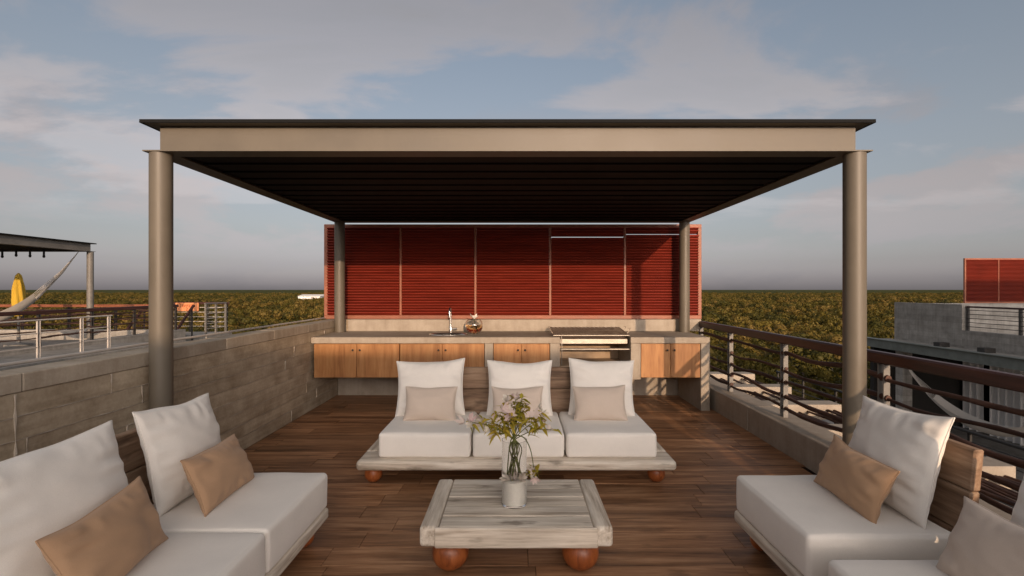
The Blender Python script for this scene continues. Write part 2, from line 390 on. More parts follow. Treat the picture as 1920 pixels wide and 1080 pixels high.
    def build(s, name, m, parent=None, smooth=None, weld=False):
        lo = [min(v[i] for v in s.v) for i in range(3)]; hi = [max(v[i] for v in s.v) for i in range(3)]
        o = Vector(((lo[0] + hi[0]) / 2, (lo[1] + hi[1]) / 2, lo[2]))
        s.v = [(v[0] - o.x, v[1] - o.y, v[2] - o.z) for v in s.v]
        if weld: s.weld()
        ob = bpy.data.objects.new(name, s.mesh(name, m, smooth)); C.objects.link(ob)
        WO[ob] = o
        if parent is not None: ob.parent = parent; ob.location = o - WO[parent]
        else: ob.location = o
        return ob
    def weld(s, d=5):
        mp = {}; nv = []; rm = []
        for v in s.v:
            k = tuple(round(c, d) for c in v)
            if k not in mp: mp[k] = len(nv); nv.append(v)
            rm.append(mp[k])
        s.v = nv; fs = []
        for f in s.f:
            g = []
            for i in f:
                if rm[i] not in g: g.append(rm[i])
            if len(g) > 2: fs.append(tuple(g))
        s.f = fs; return s
def tag(o, label=None, cat=None, group=None, kind=None):
    if label: o['label'] = label
    if cat: o['category'] = cat
    if group: o['group'] = group
    if kind: o['kind'] = kind
    return o
def thing(name, label, cat, loc, group=None):
    o = bpy.data.objects.new(name, None); o.empty_display_size = 0.1; C.objects.link(o)
    o.location = loc; WO[o] = Vector(loc); return tag(o, label, cat, group)
def inst(me, name, parent, world, rot=(0, 0, 0), scale=(1, 1, 1)):
    o = bpy.data.objects.new(name, me); C.objects.link(o); o.rotation_euler = rot; o.scale = scale
    WO[o] = Vector(world)
    if parent is not None: o.parent = parent; o.location = Vector(world) - WO[parent]
    else: o.location = world
    return o
def cb(name, m, parent, x0, x1, y0, y1, z0, z1, b=0.004):
    return MB().cbox(x0, x1, y0, y1, z0, z1, b).build(name, m, parent)

GROUND = -13.0
# ------------------------------------------------------------------ ground
g = MB().add([(-30000, -30000, GROUND), (30000, -30000, GROUND), (30000, 30000, GROUND), (-30000, 30000, GROUND)], [(0, 1, 2, 3)])
M['ground'] = paint('forest_floor', (0.055, 0.055, 0.022), 0.95, 0.1, 0.5, scale=0.2)
tag(g.build('ground', M['ground']), kind='structure')

# ------------------------------------------------------------------ own building and terrace floor
XL, XR = -2.72, 2.62
t = thing('apartment_building', 'concrete building that carries the wooden terrace with the pergola', 'building', (0, 0, GROUND))
MB().box(-2.915, 2.945, -7.4, 7.655, GROUND, -0.04).build('wall', M['conc'], t)
fl = MB().box(-2.75, 2.65, -4.2, 7.44, -0.038, -0.008).build('floor', M['grout']); tag(fl, kind='structure')
rnd = random.Random(3)
PW = 0.198
nrow = 46
for r in range(nrow):
    y1 = 7.44 - r * 0.2; y0 = y1 - PW
    x = XL - rnd.uniform(0.0, 1.1)
    while x < XR:
        x2 = x + 1.2
        a, b = max(x, XL), min(x2 - 0.003, XR)
        if b - a > 0.06:
            cb('plank', M['plank'], fl, a, b, y0, y1, -0.012, rnd.uniform(-0.0008, 0.0008), 0.002)
        x = x2

# ------------------------------------------------------------------ left parapet, board-formed in courses
t = thing('parapet_wall', 'tall board-marked concrete parapet wall behind the long sofa', 'wall', (-2.82, 2, 0))
MB().box(-2.915, -2.728, -4.2, 7.655, -0.2, 1.05).build('core', M['conc'], t)
rnd = random.Random(11)
zs = [0.0, 0.135, 0.262, 0.392, 0.518, 0.65, 0.778, 0.905, 1.035]
ridge = MB()
def wavy_ridge(p0, p1, n, rr, seed):
    pts = []; rs = []
    for i in range(n + 1):
        a = i / n; p = Vector(p0).lerp(Vector(p1), a)
        nz = noise.noise(Vector((seed * 3.7, a * n * 0.45, 0)))
        pts.append((p.x, p.y + (nz * 0.006 if abs(p0[2] - p1[2]) > 0.01 else 0), p.z + (nz * 0.006 if abs(p0[2] - p1[2]) < 0.01 else 0)))
        rs.append(rr * max(0.15, 0.55 + 1.3 * noise.noise(Vector((a * n * 0.7, seed, 2)))))
    ridge.tube(pts, rs, 5)
for k in range(8):
    y = -4.2
    off = rnd.uniform(0.4, 1.7)
    first = True
    while y < 7.4:
        L = off if first else rnd.choice([2.44, 3.05, 3.66]); first = False
        y2 = min(y + L, 7.655)
        cb('board_course', M['conc'], t, -2.738, -2.7205 + rnd.uniform(-0.006, 0.004), y, y2 - 0.002, zs[k] + 0.001, zs[k + 1] - 0.001, 0.002)
        if y2 < 7.6 and rnd.random() < 0.7: wavy_ridge((-2.719, y2, zs[k]), (-2.719, y2, zs[k + 1]), 5, 0.005, y2)
        y = y2
    if k: wavy_ridge((-2.719, -4.1, zs[k]), (-2.719, 7.5, zs[k]), 130, 0.0042, k)
for yy in (2.66, 0.2): wavy_ridge((-2.716, yy, 0.02), (-2.716, yy, 1.03), 16, 0.010, yy)
ridge.build('joint_ridge', M['ridge'], t)
y = -4.2
while y < 7.655:
    y2 = min(y + rnd.choice([0.9, 1.4, 1.9]), 7.655)
    if 7.655 - y2 < 0.4: y2 = 7.655
    cb('coping', M['conc_cope'], t, -2.925, -2.714, y, y2 - 0.003, 1.037, 1.142 + rnd.uniform(-0.002, 0.002), 0.006)
    y = y2
tag(MB().tube([(-2.945, -4.2, 1.165), (-2.945, 2, 1.168), (-2.945, 7.6, 1.165)], 0.011, 8).build('conduit_pipe', M['rail_white'], None, 60), 'thin pale pipe running along the outer edge of the parapet coping', 'pipe')

# ------------------------------------------------------------------ right kerb and stick railing
t = thing('kerb_wall', 'low concrete kerb under the railing of sticks beside the wooden floor', 'wall', (2.78, 2, 0))
y = -4.2; rnd = random.Random(5)
while y < 7.655:
    y2 = min(y + 2.44, 7.655)
    if 7.655 - y2 < 0.6: y2 = 7.655
    cb('kerb_block', M['conc_light'], t, XR, 2.95, y, y2 - 0.003, -0.2, 0.27 + rnd.uniform(-0.002, 0.002), 0.008); y = y2

def branch(p0, p1, r, seed, amp=0.02, n=14):
    p0, p1 = Vector(p0), Vector(p1); pts = []; rs = []
    for i in range(n + 1):
        a = i / n; p = p0.lerp(p1, a); w = math.sin(math.pi * a) ** 0.4 if 0 < a < 1 else 0
        q = Vector((0, seed * 1.9, a * (p1 - p0).length * 1.4))
        p += Vector((noise.noise(q), noise.noise(q + Vector((9, 0, 0))) * 0.3, noise.noise(q + Vector((0, 7, 0))))) * amp * 2.2 * w
        pts.append(p); rs.append(r * (1.1 - 0.3 * a) * (1 + 0.22 * noise.noise(q * 5)))
    return MB().tube(pts, rs, 8)
def railing(name, label, A, B, ztop, zbot, posts, rails, mats, sticks=True, group=None, hr=(0.07, 0.09), pw=0.05, seed=1, rr=0.019):
    """straight railing from A to B (x, y): handrail, posts of paired flat bars, rails between the posts"""
    A = Vector((*A, 0)); B = Vector((*B, 0)); d = (B - A).normalized(); L = (B - A).length
    alongx = abs(d.x) > 0.5
    t = thing(name, label, 'railing', (A.x, A.y, zbot), group)
    def bx(a0, a1, w, z0, z1, nm, m, b=0.004):
        p, q = A + d * a0, A + d * a1
        if alongx: cb(nm, m, t, min(p.x, q.x), max(p.x, q.x), p.y - w / 2, p.y + w / 2, z0, z1, b)
        else: cb(nm, m, t, p.x - w / 2, p.x + w / 2, min(p.y, q.y), max(p.y, q.y), z0, z1, b)
    bx(0, L, hr[0], ztop - hr[1], ztop, 'handrail', mats[0], 0.012)
    for s in posts:
        s = max(pw, min(L - pw, s))
        bx(s - 0.034, s - 0.022, pw, zbot - 0.01, ztop - hr[1] + 0.003, 'post', mats[1], 0.002)
        bx(s + 0.022, s + 0.034, pw, zbot - 0.01, ztop - hr[1] + 0.003, 'post', mats[1], 0.002)
    ss = sorted(posts)
    for i in range(len(ss) - 1):
        for j, z in enumerate(rails):
            p, q = A + d * (ss[i] - 0.05), A + d * (ss[i + 1] + 0.05)
            seed += 1
            if sticks: branch((p.x, p.y, z), (q.x, q.y, z + 0.02 * math.sin(seed * 2.3)), rr * (0.8 + 0.5 * ((seed * 37) % 10) / 10), seed).build('stick', mats[2], t, 60)
            else: MB().tube([(p.x, p.y, z), (q.x, q.y, z)], rr, 6).build('rail_bar', mats[2], t, 60)
    return t
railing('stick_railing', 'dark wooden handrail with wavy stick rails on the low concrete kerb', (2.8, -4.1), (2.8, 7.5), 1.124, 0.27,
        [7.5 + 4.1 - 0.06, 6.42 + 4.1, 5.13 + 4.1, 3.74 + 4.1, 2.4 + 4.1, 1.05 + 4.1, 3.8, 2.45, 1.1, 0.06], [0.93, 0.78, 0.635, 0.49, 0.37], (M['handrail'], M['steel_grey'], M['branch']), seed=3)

# ------------------------------------------------------------------ pergola
PXL, PXR, PYF, PYB = -2.63, 2.505, 3.634, 7.31
ZB, ZT = 2.604, 2.817
def pergola(loc_dx, loc_dy, label, zb=0.97, ceil=True, steel='steel', slatn=1):
    t = thing('pergola', label, 'pergola', (loc_dx + (PXL + PXR) / 2, loc_dy + PYF, 0))
    X0, X1, Y0, Y1 = PXL + loc_dx, PXR + loc_dx, PYF + loc_dy, PYB + loc_dy
    for (x, y, z0) in ((X0, Y0, 0), (X1, Y0, 0), (X0, Y1, zb), (X1, Y1, zb)):
        MB().lathe([(0.075, z0 - 0.004), (0.075, ZB + 0.001)], (x, y, 0), 32).build('post', M[steel], t, 40)
    fw = 0.08
    def ibeam_x(y):
        m = MB(); a, b = X0 - fw, X1 + fw
        m.box(a, b, y - fw, y + fw, ZB, ZB + 0.009); m.box(a, b, y - fw, y + fw, ZT - 0.009, ZT)
        m.box(X0 - 0.004, X1 + 0.004, y - 0.005, y + 0.005, ZB + 0.009, ZT - 0.009); m.build('beam', M[steel], t)
    def ibeam_y(x):
        m = MB(); a, b = Y0 + fw, Y1 - fw
        m.box(x - fw, x + fw, a, b, ZB, ZB + 0.009); m.box(x - fw, x + fw, a, b, ZT - 0.009, ZT)
        m.box(x - 0.005, x + 0.005, Y0 + 0.005, Y1 - 0.005, ZB + 0.009, ZT - 0.009); m.build('beam', M[steel], t)
    ibeam_x(Y0); ibeam_x(Y1); ibeam_y(X0); ibeam_y(X1)
    MB().box(X0 - fw - 0.012, X1 + fw + 0.012, Y0 - fw - 0.012, Y1 + fw + 0.012, ZT + 0.001, ZT + 0.014).build('roof_sheet', M['steel_dark'], t)
    e = 0.0125
    for a in ((X0 - fw - e, X1 + fw + e, Y0 - fw - e, Y0 - fw - 0.0005), (X0 - fw - e, X1 + fw + e, Y1 + fw + 0.0005, Y1 + fw + e), (X0 - fw - e, X0 - fw - 0.0005, Y0 - fw, Y1 + fw), (X1 + fw + 0.0005, X1 + fw + e, Y0 - fw, Y1 + fw)):
        MB().box(*a, ZT - 0.011, ZT + 0.0005).build('flange_shade_strip', M['steel_dark'], t)  # added dark strips, standing in for the shade under the flange
    if ceil:
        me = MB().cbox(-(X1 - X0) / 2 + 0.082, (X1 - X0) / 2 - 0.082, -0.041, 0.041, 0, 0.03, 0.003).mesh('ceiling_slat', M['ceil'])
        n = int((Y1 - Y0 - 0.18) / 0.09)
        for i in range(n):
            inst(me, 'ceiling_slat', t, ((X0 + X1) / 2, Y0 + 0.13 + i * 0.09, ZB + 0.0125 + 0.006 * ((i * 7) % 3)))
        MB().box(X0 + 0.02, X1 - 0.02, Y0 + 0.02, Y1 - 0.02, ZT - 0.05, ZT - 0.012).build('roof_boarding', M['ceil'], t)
    return t
pergola(0, 0, 'beige steel pergola with dark slatted ceiling over the outdoor kitchen')

# ------------------------------------------------------------------ back wall and red louvre screen
bw = thing('back_wall', 'concrete wall and splashback behind the counter, under the red louvre screen', 'wall', (0, 7.55, 0))
cb('wall', M['conc_light'], bw, -2.712, 2.60, 7.455, 7.645, -0.02, 0.968, 0.004)
cb('splashback', M['conc_light'], bw, -2.54, 2.38, 7.395, 7.645, 0.971, 1.150, 0.005)
cb('end_block', M['conc_light'], bw, 2.383, 2.80, 7.43, 7.645, 0.971, 1.152, 0.005)
cb('end_block', M['conc'], bw, -2.712, -2.543, 7.43, 7.645, 0.971, 1.147, 0.005)

def louvre_screen(X0, X1, Y, Z0, Z1, npan, label, detail=True):
    t = thing('louvre_screen', label, 'screen', ((X0 + X1) / 2, Y, Z0))
    w = 0.055
    cb('frame', M['lframe'], t, X0, X1, Y - 0.03, Y + 0.03, Z0, Z0 + w, 0.004)
    cb('frame', M['lframe'], t, X0, X1, Y - 0.03, Y + 0.03, Z1 - w, Z1, 0.004)
    cb('frame', M['lframe'], t, X0, X0 + w, Y - 0.03, Y + 0.03, Z0 + w, Z1 - w, 0.004)
    cb('frame', M['lframe'], t, X1 - w, X1, Y - 0.03, Y + 0.03, Z0 + w, Z1 - w, 0.004)
    pit = (X1 - X0 - w) / npan
    for i in range(1, npan):
        x = X0 + w / 2 + pit * i
        cb('mullion', M['lframe'], t, x - 0.016, x + 0.016, Y - 0.032, Y + 0.028, Z0 + w, Z1 - w, 0.003)
    n = 32; dz = (Z1 - Z0 - 2 * w) / n; hw = pit / 2 - 0.018
    th = R(61); hh = dz * 1.08; c, s = math.cos(th), math.sin(th)
    def slat(mb, ox=0, oz=0):
        q = []
        for (a, b) in ((-hh, -0.0055), (hh, -0.0055), (hh, 0.0055), (-hh, 0.0055)):
            q.append((-a * s + b * c, a * c + b * s))   # (y, z): top edge leans to the viewer
        vs = [(ox + sx * hw, y, oz + z) for sx in (-1, 1) for (y, z) in q]
        mb.add(vs, [(0, 3, 2, 1), (4, 5, 6, 7), (0, 1, 5, 4), (1, 2, 6, 5), (2, 3, 7, 6), (3, 0, 4, 7)])
    if detail:
        mb = MB(); slat(mb); me = mb.mesh('slat', M['louver'])
        for i in range(npan):
            for k in range(n):
                dzz = 0
                if i == 3 and k == 28: dzz = -0.030
                if i == 4 and k == 29: dzz = -0.028
                inst(me, 'slat', t, (X0 + w / 2 + pit * (i + 0.5), Y, Z0 + w + dz * (k + 0.5) + dzz))
    else:
        for i in range(npan):
            mb = MB()
            for k in range(n): slat(mb, X0 + w / 2 + pit * (i + 0.5), Z0 + w + dz * (k + 0.5))
            mb.v = [(x, y + Y, z) for x, y, z in mb.v]
            tag(mb.build('slat_panel', M['louver'], t), kind='stuff')
    return t
ls = louvre_screen(-2.957, 2.85, 7.575, 1.150, 2.605, 5, 'red slatted louvre screen on the wall behind the counter')

# ------------------------------------------------------------------ kitchen counter
YF, YK = 6.48, 7.45
kc = thing('kitchen_counter', 'long concrete kitchen counter under the pergola', 'counter', (0, 7, 0))
# top in pieces round the sink and the grill
SX, SY, SA, SB = -0.95, 6.90, 0.255, 0.17
def top_piece(x0, x1, y0=YF, y1=YK - 0.06): cb('countertop', M['conc_light'], kc, x0, x1, y0, y1, 0.888, 0.97, 0.0015 if y0 > YF else 0.006)
def ring_top(x0, x1, y0, y1, z0, z1, cx, cy, a, b, n=40):
    m = MB(); vs = []
    for z in (z0, z1):
        for k in range(n):
            th = 2 * math.pi * k / n; c_, s_ = math.cos(th), math.sin(th)
            vs.append((cx + a * c_, cy + b * s_, z))
            f = min((x1 - cx) / c_ if c_ > 1e-6 else 1e9, (x0 - cx) / c_ if c_ < -1e-6 else 1e9, (y1 - cy) / s_ if s_ > 1e-6 else 1e9, (y0 - cy) / s_ if s_ < -1e-6 else 1e9)
            vs.append((cx + f * c_, cy + f * s_, z))
    fs = []
    for k in range(n):
        j = (k + 1) % n; o = 2 * n
        fs += [(2 * k, 2 * k + 1, 2 * j + 1, 2 * j)[::-1], (o + 2 * k, o + 2 * k + 1, o + 2 * j + 1, o + 2 * j), (2 * k, 2 * j, o + 2 * j, o + 2 * k)[::-1], (2 * k + 1, o + 2 * k + 1, o + 2 * j + 1, 2 * j + 1)[::-1]]
    return m.add(vs, fs)
cb('countertop_edge', M['conc_light'], kc, -2.712, 0.58, YF, YF + 0.10, 0.888, 0.97, 0.006)
top_piece(-2.712, -1.30, YF + 0.1005)
ring_top(-1.30, -0.60, YF + 0.1005, YK - 0.06, 0.888, 0.97, SX, SY, SA, SB).build('countertop', M['conc_light'], kc)
top_piece(-0.60, 0.58, YF + 0.1005)
top_piece(1.512, 2.56)
cb('countertop', M['conc_light'], kc, 0.58, 1.512, 7.20, YK - 0.06, 0.888, 0.97, 0.006)
def divider(x0, x1, z0=0.41, y0=YF + 0.002): cb('divider', M['conc_light'], kc, x0, x1, y0, 7.40, z0, 0.887, 0.005)
divider(-0.417, -0.306); divider(0.447, 0.578); divider(1.514, 1.645)
cb('end_wall', M['conc_light'], kc, 2.44, 2.56, YF + 0.002, 7.40, -0.01, 0.887, 0.006)
cb('firebox_floor', M['firebrick'], kc, 0.58, 1.512, YF + 0.03, 7.40, 0.42, 0.585, 0.006)
cb('firebox_back', M['firebrick'], kc, 0.58, 1.512, 7.25, 7.38, 0.585, 0.887, 0.004)
cb('support_leg', M['conc'], kc, -0.42, -0.30, 6.9, 7.40, -0.01, 0.409, 0.006)
cb('support_leg', M['conc'], kc, 0.45, 0.58, 6.9, 7.40, -0.01, 0.409, 0.006)
cb('support_leg', M['conc'], kc, 1.40, 1.52, 6.9, 7.40, -0.01, 0.409, 0.006)

def cabinet(x0, x1, label):
    t = thing('cabinet', label, 'cabinet', ((x0 + x1) / 2, 6.8, 0.434))
    MB().box(x0 + 0.004, x1 - 0.004, YF + 0.035, 7.38, 0.440, 0.884).build('carcass', M['cab'], t)
    xm = (x0 + x1) / 2
    for s, (a, b) in enumerate(((x0 + 0.003, xm - 0.002), (xm + 0.002, x1 - 0.003))):
        d = cb('door', M['cab'], t, a, b, YF + 0.012, YF + 0.034, 0.436, 0.880, 0.003)
        kx = b - 0.045 if s == 0 else a + 0.045
        k = MB().lathe([(0.005, 0), (0.006, 0.012), (0.013, 0.016), (0.014, 0.024), (0.006, 0.03), (0.0, 0.03)], (0, 0, 0), 12)
        k.v = [(kx + x, YF + 0.013 - z, 0.80 + y) for x, y, z in k.v]
        k.build('knob', M['knob'], d, 50)
cabinet(-2.68, -1.545, 'warm wood cabinet against the board-marked concrete parapet')
cabinet(-1.54, -0.42, 'warm wood cabinet below the sink')
cabinet(-0.303, 0.444, 'narrow warm wood cabinet beside the grill, between two concrete dividers')
cabinet(1.648, 2.437, 'sunlit wood cabinet striped by the railing shadows at the end of the counter')

# sink and tap
t = thing('sink', 'oval metal sink set into the concrete counter', 'sink', (SX, SY, 0.80))
def oval(prof, n=40):
    m = MB(); vs = []; fs = []
    for (k_, z) in prof:
        for k in range(n):
            th = 2 * math.pi * k / n; vs.append((SX + (SA + k_) * math.cos(th), SY + (SB + k_) * math.sin(th), z))
    for i in range(len(prof) - 1):
        for k in range(n): fs.append((i * n + k, i * n + (k + 1) % n, (i + 1) * n + (k + 1) % n, (i + 1) * n + k))
    fs.append(tuple((len(prof) - 1) * n + k for k in range(n)))
    return m.add(vs, fs)
oval([(0.018, 0.971), (0.016, 0.977), (0.0, 0.978), (-0.010, 0.970), (-0.02, 0.90), (-0.05, 0.845), (-0.13, 0.835)]).build('basin', M['chrome'], t, 50)
MB().lathe([(0.03, 0.836), (0.028, 0.842), (0.0, 0.84)], (SX, SY, 0), 18).build('drain', M['steel_black'], t, 50)
t = thing('tap', 'tall chrome swan-neck tap behind the sink', 'tap', (-0.955, 7.15, 0.97))
MB().lathe([(0.030, 0), (0.030, 0.012), (0.020, 0.02), (0.020, 0.10), (0.0145, 0.11), (0.0145, 0.12)], (-0.955, 7.15, 0.9695), 20).build('body', M['chrome'], t, 40)
pts = [(-0.955, 7.15, 1.08), (-0.955, 7.15, 1.25)] + [(-0.955, 7.15 - 0.065 + 0.065 * math.cos(a), 1.275 + 0.065 * math.sin(a)) for a in [math.pi * i / 10 for i in range(11)]] + [(-0.955, 7.02, 1.20)]
MB().tube(pts, 0.0125, 12).build('spout', M['chrome'], t, 60)
MB().tube([(-0.935, 7.15, 1.03), (-0.89, 7.15, 1.03), (-0.862, 7.15, 1.033)], [0.013, 0.012, 0.016], 10).build('lever', M['chrome'], t, 60)

# round glass bowl
t = thing('glass_bowl', 'round glass bowl of amber water with a white bloom on the counter', 'bowl', (-0.60, 6.98, 0.97))
rr = 0.128
prof = [(0.05, 0.0005)] + [(rr * math.sin(a), 0.118 - rr * 0.93 * math.cos(a)) for a in [0.42 + i * (2.45 - 0.42) / 16 for i in range(17)]]
inner = [(r - 0.005, z + (0.006 if i == 0 else 0)) for i, (r, z) in enumerate(prof)]
MB().lathe(prof + inner[::-1], (-0.60, 6.98, 0.97), 32).build('bowl', M['glass'], t, 60)
w = [(r - 0.0062, z + 0.004) for r, z in prof if z < 0.14]
MB().lathe([(0.0, 0.0075)] + w + [(0.0, w[-1][1])], (-0.60, 6.98, 0.97), 32).build('water', M['amber'], t, 60)
petal_me = None
def petals(n, L, wd, cup, seed):
    m = MB(); r_ = random.Random(seed)
    for k in range(n):
        a = 2 * math.pi * k / n + r_.uniform(-0.2, 0.2); l = L * r_.uniform(0.8, 1.1); c_ = cup * r_.uniform(0.7, 1.2)
        rows = [(0.0, 0.12), (0.35, 0.8), (0.7, 1.0), (1.0, 0.15)]
        vs = []
        for (u, ww) in rows:
            rad = l * u; z = l * c_ * u ** 1.5
            for s in (-1, 0, 1):
                px, py = rad, s * wd * ww / 2
                vs.append((px * math.cos(a) - py * math.sin(a), px * math.sin(a) + py * math.cos(a), z + (0.1 * wd if s else 0)))
        fs = []
        for i in range(3):
            for j in range(2): fs.append((i * 3 + j, (i + 1) * 3 + j, (i + 1) * 3 + j + 1, i * 3 + j + 1))
        m.add(vs, fs)
    return m
pm = petals(12, 0.065, 0.04, 0.9, 4); pm.v = [(x - 0.595, y + 6.97, z + 1.185) for x, y, z in pm.v]
pm.build('bloom', M['sand'], t, 180)
MB().tube([(-0.595, 6.97, 1.19), (-0.59, 6.99, 1.10), (-0.56, 7.0, 1.0)], 0.006, 6).build('stem', M['stem'], t, 180)

# grill
t = thing('grill', 'charcoal grill with a rusty mesh grate in the concrete counter', 'grill', (1.05, 6.9, 0.585))
gm_ = MB()
gx0, gx1, gy0, gy1, gz = 0.50, 1.50, 6.53, 7.17, 0.990
n = 17
gzf = lambda y: gz + (y - gy0) * 0.09
for i in range(-6, n):
    xa = gx0 + (gx1 - gx0) * i / n; xb = xa + (gy1 - gy0) * 0.55
    a = max(xa, gx0); b = min(xb, gx1)
    if b <= a: continue
    ya = gy0 + (a - xa) / 0.55; yb = gy0 + (b - xa) / 0.55
    gm_.tube([(a, ya, gzf(ya)), (b, yb, gzf(yb))], 0.0055, 4, False)
    gm_.tube([(a, gy1 - (ya - gy0), gzf(gy1 - (ya - gy0)) + 0.006), (b, gy1 - (yb - gy0), gzf(gy1 - (yb - gy0)) + 0.006)], 0.0055, 4, False)
gm_.build('grate_mesh', M['iron'], t, 180)
for p in (((gx0, gy0), (gx1, gy0)), ((gx0, gy1), (gx1, gy1)), ((gx0, gy0), (gx0, gy1)), ((gx1, gy0), (gx1, gy1))):
    MB().tube([(*p[0], gzf(p[0][1]) - 0.001), (*p[1], gzf(p[1][1]) - 0.001)], 0.008, 6).build('grate_frame', M['brushed'], t, 60)
for hx, sg in ((gx0, -1), (gx1, 1)):
    for dy in (0.12, 0.40):
        MB().tube([(hx, gy0 + dy, gzf(gy0 + dy)), (hx + sg * 0.03, gy0 + dy, gz + 0.05), (hx + sg * 0.05, gy0 + dy + 0.02, gz + 0.085), (hx + sg * 0.02, gy0 + dy + 0.03, gz + 0.085)], 0.004, 6).build('grate_handle', M['iron'], t, 60)
cb('charcoal_tray', M['brushed'], t, 0.59, 1.502, 6.60, 7.18, 0.868, 0.94, 0.006)
cb('front_bar', M['brushed'], t, 0.582, 1.51, 6.515, 6.555, 0.795, 0.822, 0.008)
MB().tube([(0.60, 6.50, 0.60), (0.605, 6.505, 0.80), (0.60, 6.50, 0.985)], 0.006, 6).build('chain', M['brushed'], t, 60)

# ------------------------------------------------------------------ furniture
def ball(m_, cx, cy, r, h):
    pr = [(r * math.sin(math.pi * i / 16) * (1.0 if 0 < i < 16 else 0), h / 2 - h / 2 * math.cos(math.pi * i / 16)) for i in range(17)]
    pr = [(max(a, 0.0), z) for a, z in pr]
    return MB().lathe(pr, (cx, cy, 0), 28)
def round_plank(x0, x1, y0, y1, z0, z1, r, seed=0): return MB().rbox(x0, x1, y0, y1, z0, z1, r, 6, 0.0).weld()

# middle sofa
t = thing('sofa', 'three-seat sofa facing the coffee table, its back to the grill', 'sofa', (0, 4.5, 0))
ws = [(4.02 * 0.978, 4.20), (4.202, 4.44), (4.442, 4.68), (4.682, 4.94)]
for i, (a, b) in enumerate(ws): 
    round_plank(-1.29 + (0.0 if i == 0 else 0.115), 1.29 - (0.0 if i == 0 else 0.115), a, b, 0.142, 0.222 - (0 if i == 0 else 0.003), 0.03 if i == 0 else 0.006).build('platform_board', M['wash'], t, 180)
for s in (-1, 1):
    x0, x1 = (-1.29, -1.178) if s < 0 else (1.178, 1.29)
    round_plank(x0, x1, 4.203, 4.94, 0.142, 0.222, 0.025).build('platform_board', M['wash_y'], t, 180)
for (x, y) in ((-1.19, 4.09), (1.165, 4.09), (-1.19, 4.82), (1.165, 4.82)): ball(None, x, y, 0.073, 0.146).build('ball_foot', M['ball'], t, 180)
for i, (a, b) in enumerate(((-1.127, -0.378), (-0.354, 0.392), (0.413, 1.150))):
    c_ = MB().rbox(a, b, 4.005, 4.735, 0.222, 0.425, 0.024, 12, 0.010, i * 7.1).weld().build('seat_cushion', M['white'], t, 180)
zz = [0.222, 0.43, 0.635, 0.845]
for k in range(3):
    m_ = MB().cbox(-1.13, 1.115, 4.745, 4.79, zz[k], zz[k + 1] - 0.003, 0.008)
    m_.v = [(x, y + (z - 0.222) * 0.06, z) for x, y, z in m_.v]; m_.build('backrest_board', M['back'], t)

# side sofas
def side_sofa(label, xf, xb, y0, y1, cush, wall_side, back_ends=None):
    """xf: front edge x, xb: x of the back; wall_side -1 (left) or +1 (right)"""
    s = wall_side
    t = thing('sofa', label, 'sofa', ((xf + xb) / 2, (y0 + y1) / 2, 0))
    a, b = min(xf, xb), max(xf, xb)
    n = 4
    for k in range(n):
        x0 = a + (b - a) * k / n; x1 = a + (b - a) * (k + 1) / n - 0.003
        round_plank(x0, x1, y0, y1, 0.125, 0.200, 0.02).build('platform_board', M['wash_y'], t, 180)
    for (x, y) in ((xf + s * 0.12, y0 + 0.12), (xf + s * 0.12, y1 - 0.12), (xb - s * 0.12, y0 + 0.12), (xb - s * 0.12, y1 - 0.12)):
        ball(None, x, y, 0.066, 0.13).build('ball_foot', M['ball'], t, 180)
    for i, (c0, c1) in enumerate(cush):
        xa_, xb_ = min(xf + s * 0.008, xb - s * 0.08), max(xf + s * 0.008, xb - s * 0.08)
        cu_ = MB().rbox(xa_, xb_, c0, c1, 0.200, 0.425, 0.024, 12, 0.010, c0 * 3).weld().build('seat_cushion', M['white'], t, 180)
    zz = [0.2, 0.42, 0.625, 0.83]
    for k in range(3):
        m_ = MB().cbox(xb - 0.0, xb + 0.05, y0 + 0.03, y1 - 0.03, zz[k], zz[k + 1] - 0.003, 0.008)
        if s < 0: m_.v = [(x - 0.05, y, z) for x, y, z in m_.v]
        m_.v = [(x + s * ((z - 0.2) * 0.10 - 0.055), y, z) for x, y, z in m_.v]; m_.build('backrest_board', M['back_y'], t)
    return t
side_sofa('long white sofa along the tall concrete parapet wall', -1.205, -2.08, 0.80, 3.17, [(2.395, 3.165), (1.615, 2.385), (0.83, 1.605)], -1)
side_sofa('single white seat beside the stick railing, its backrest end grain sunlit', 1.385, 2.20, 2.33, 3.13, [(2.345, 3.12)], 1)
side_sofa('white seat beside the stick railing holding a pale beige pillow', 1.35, 2.20, 1.30, 2.16, [(1.36, 2.15)], 1)

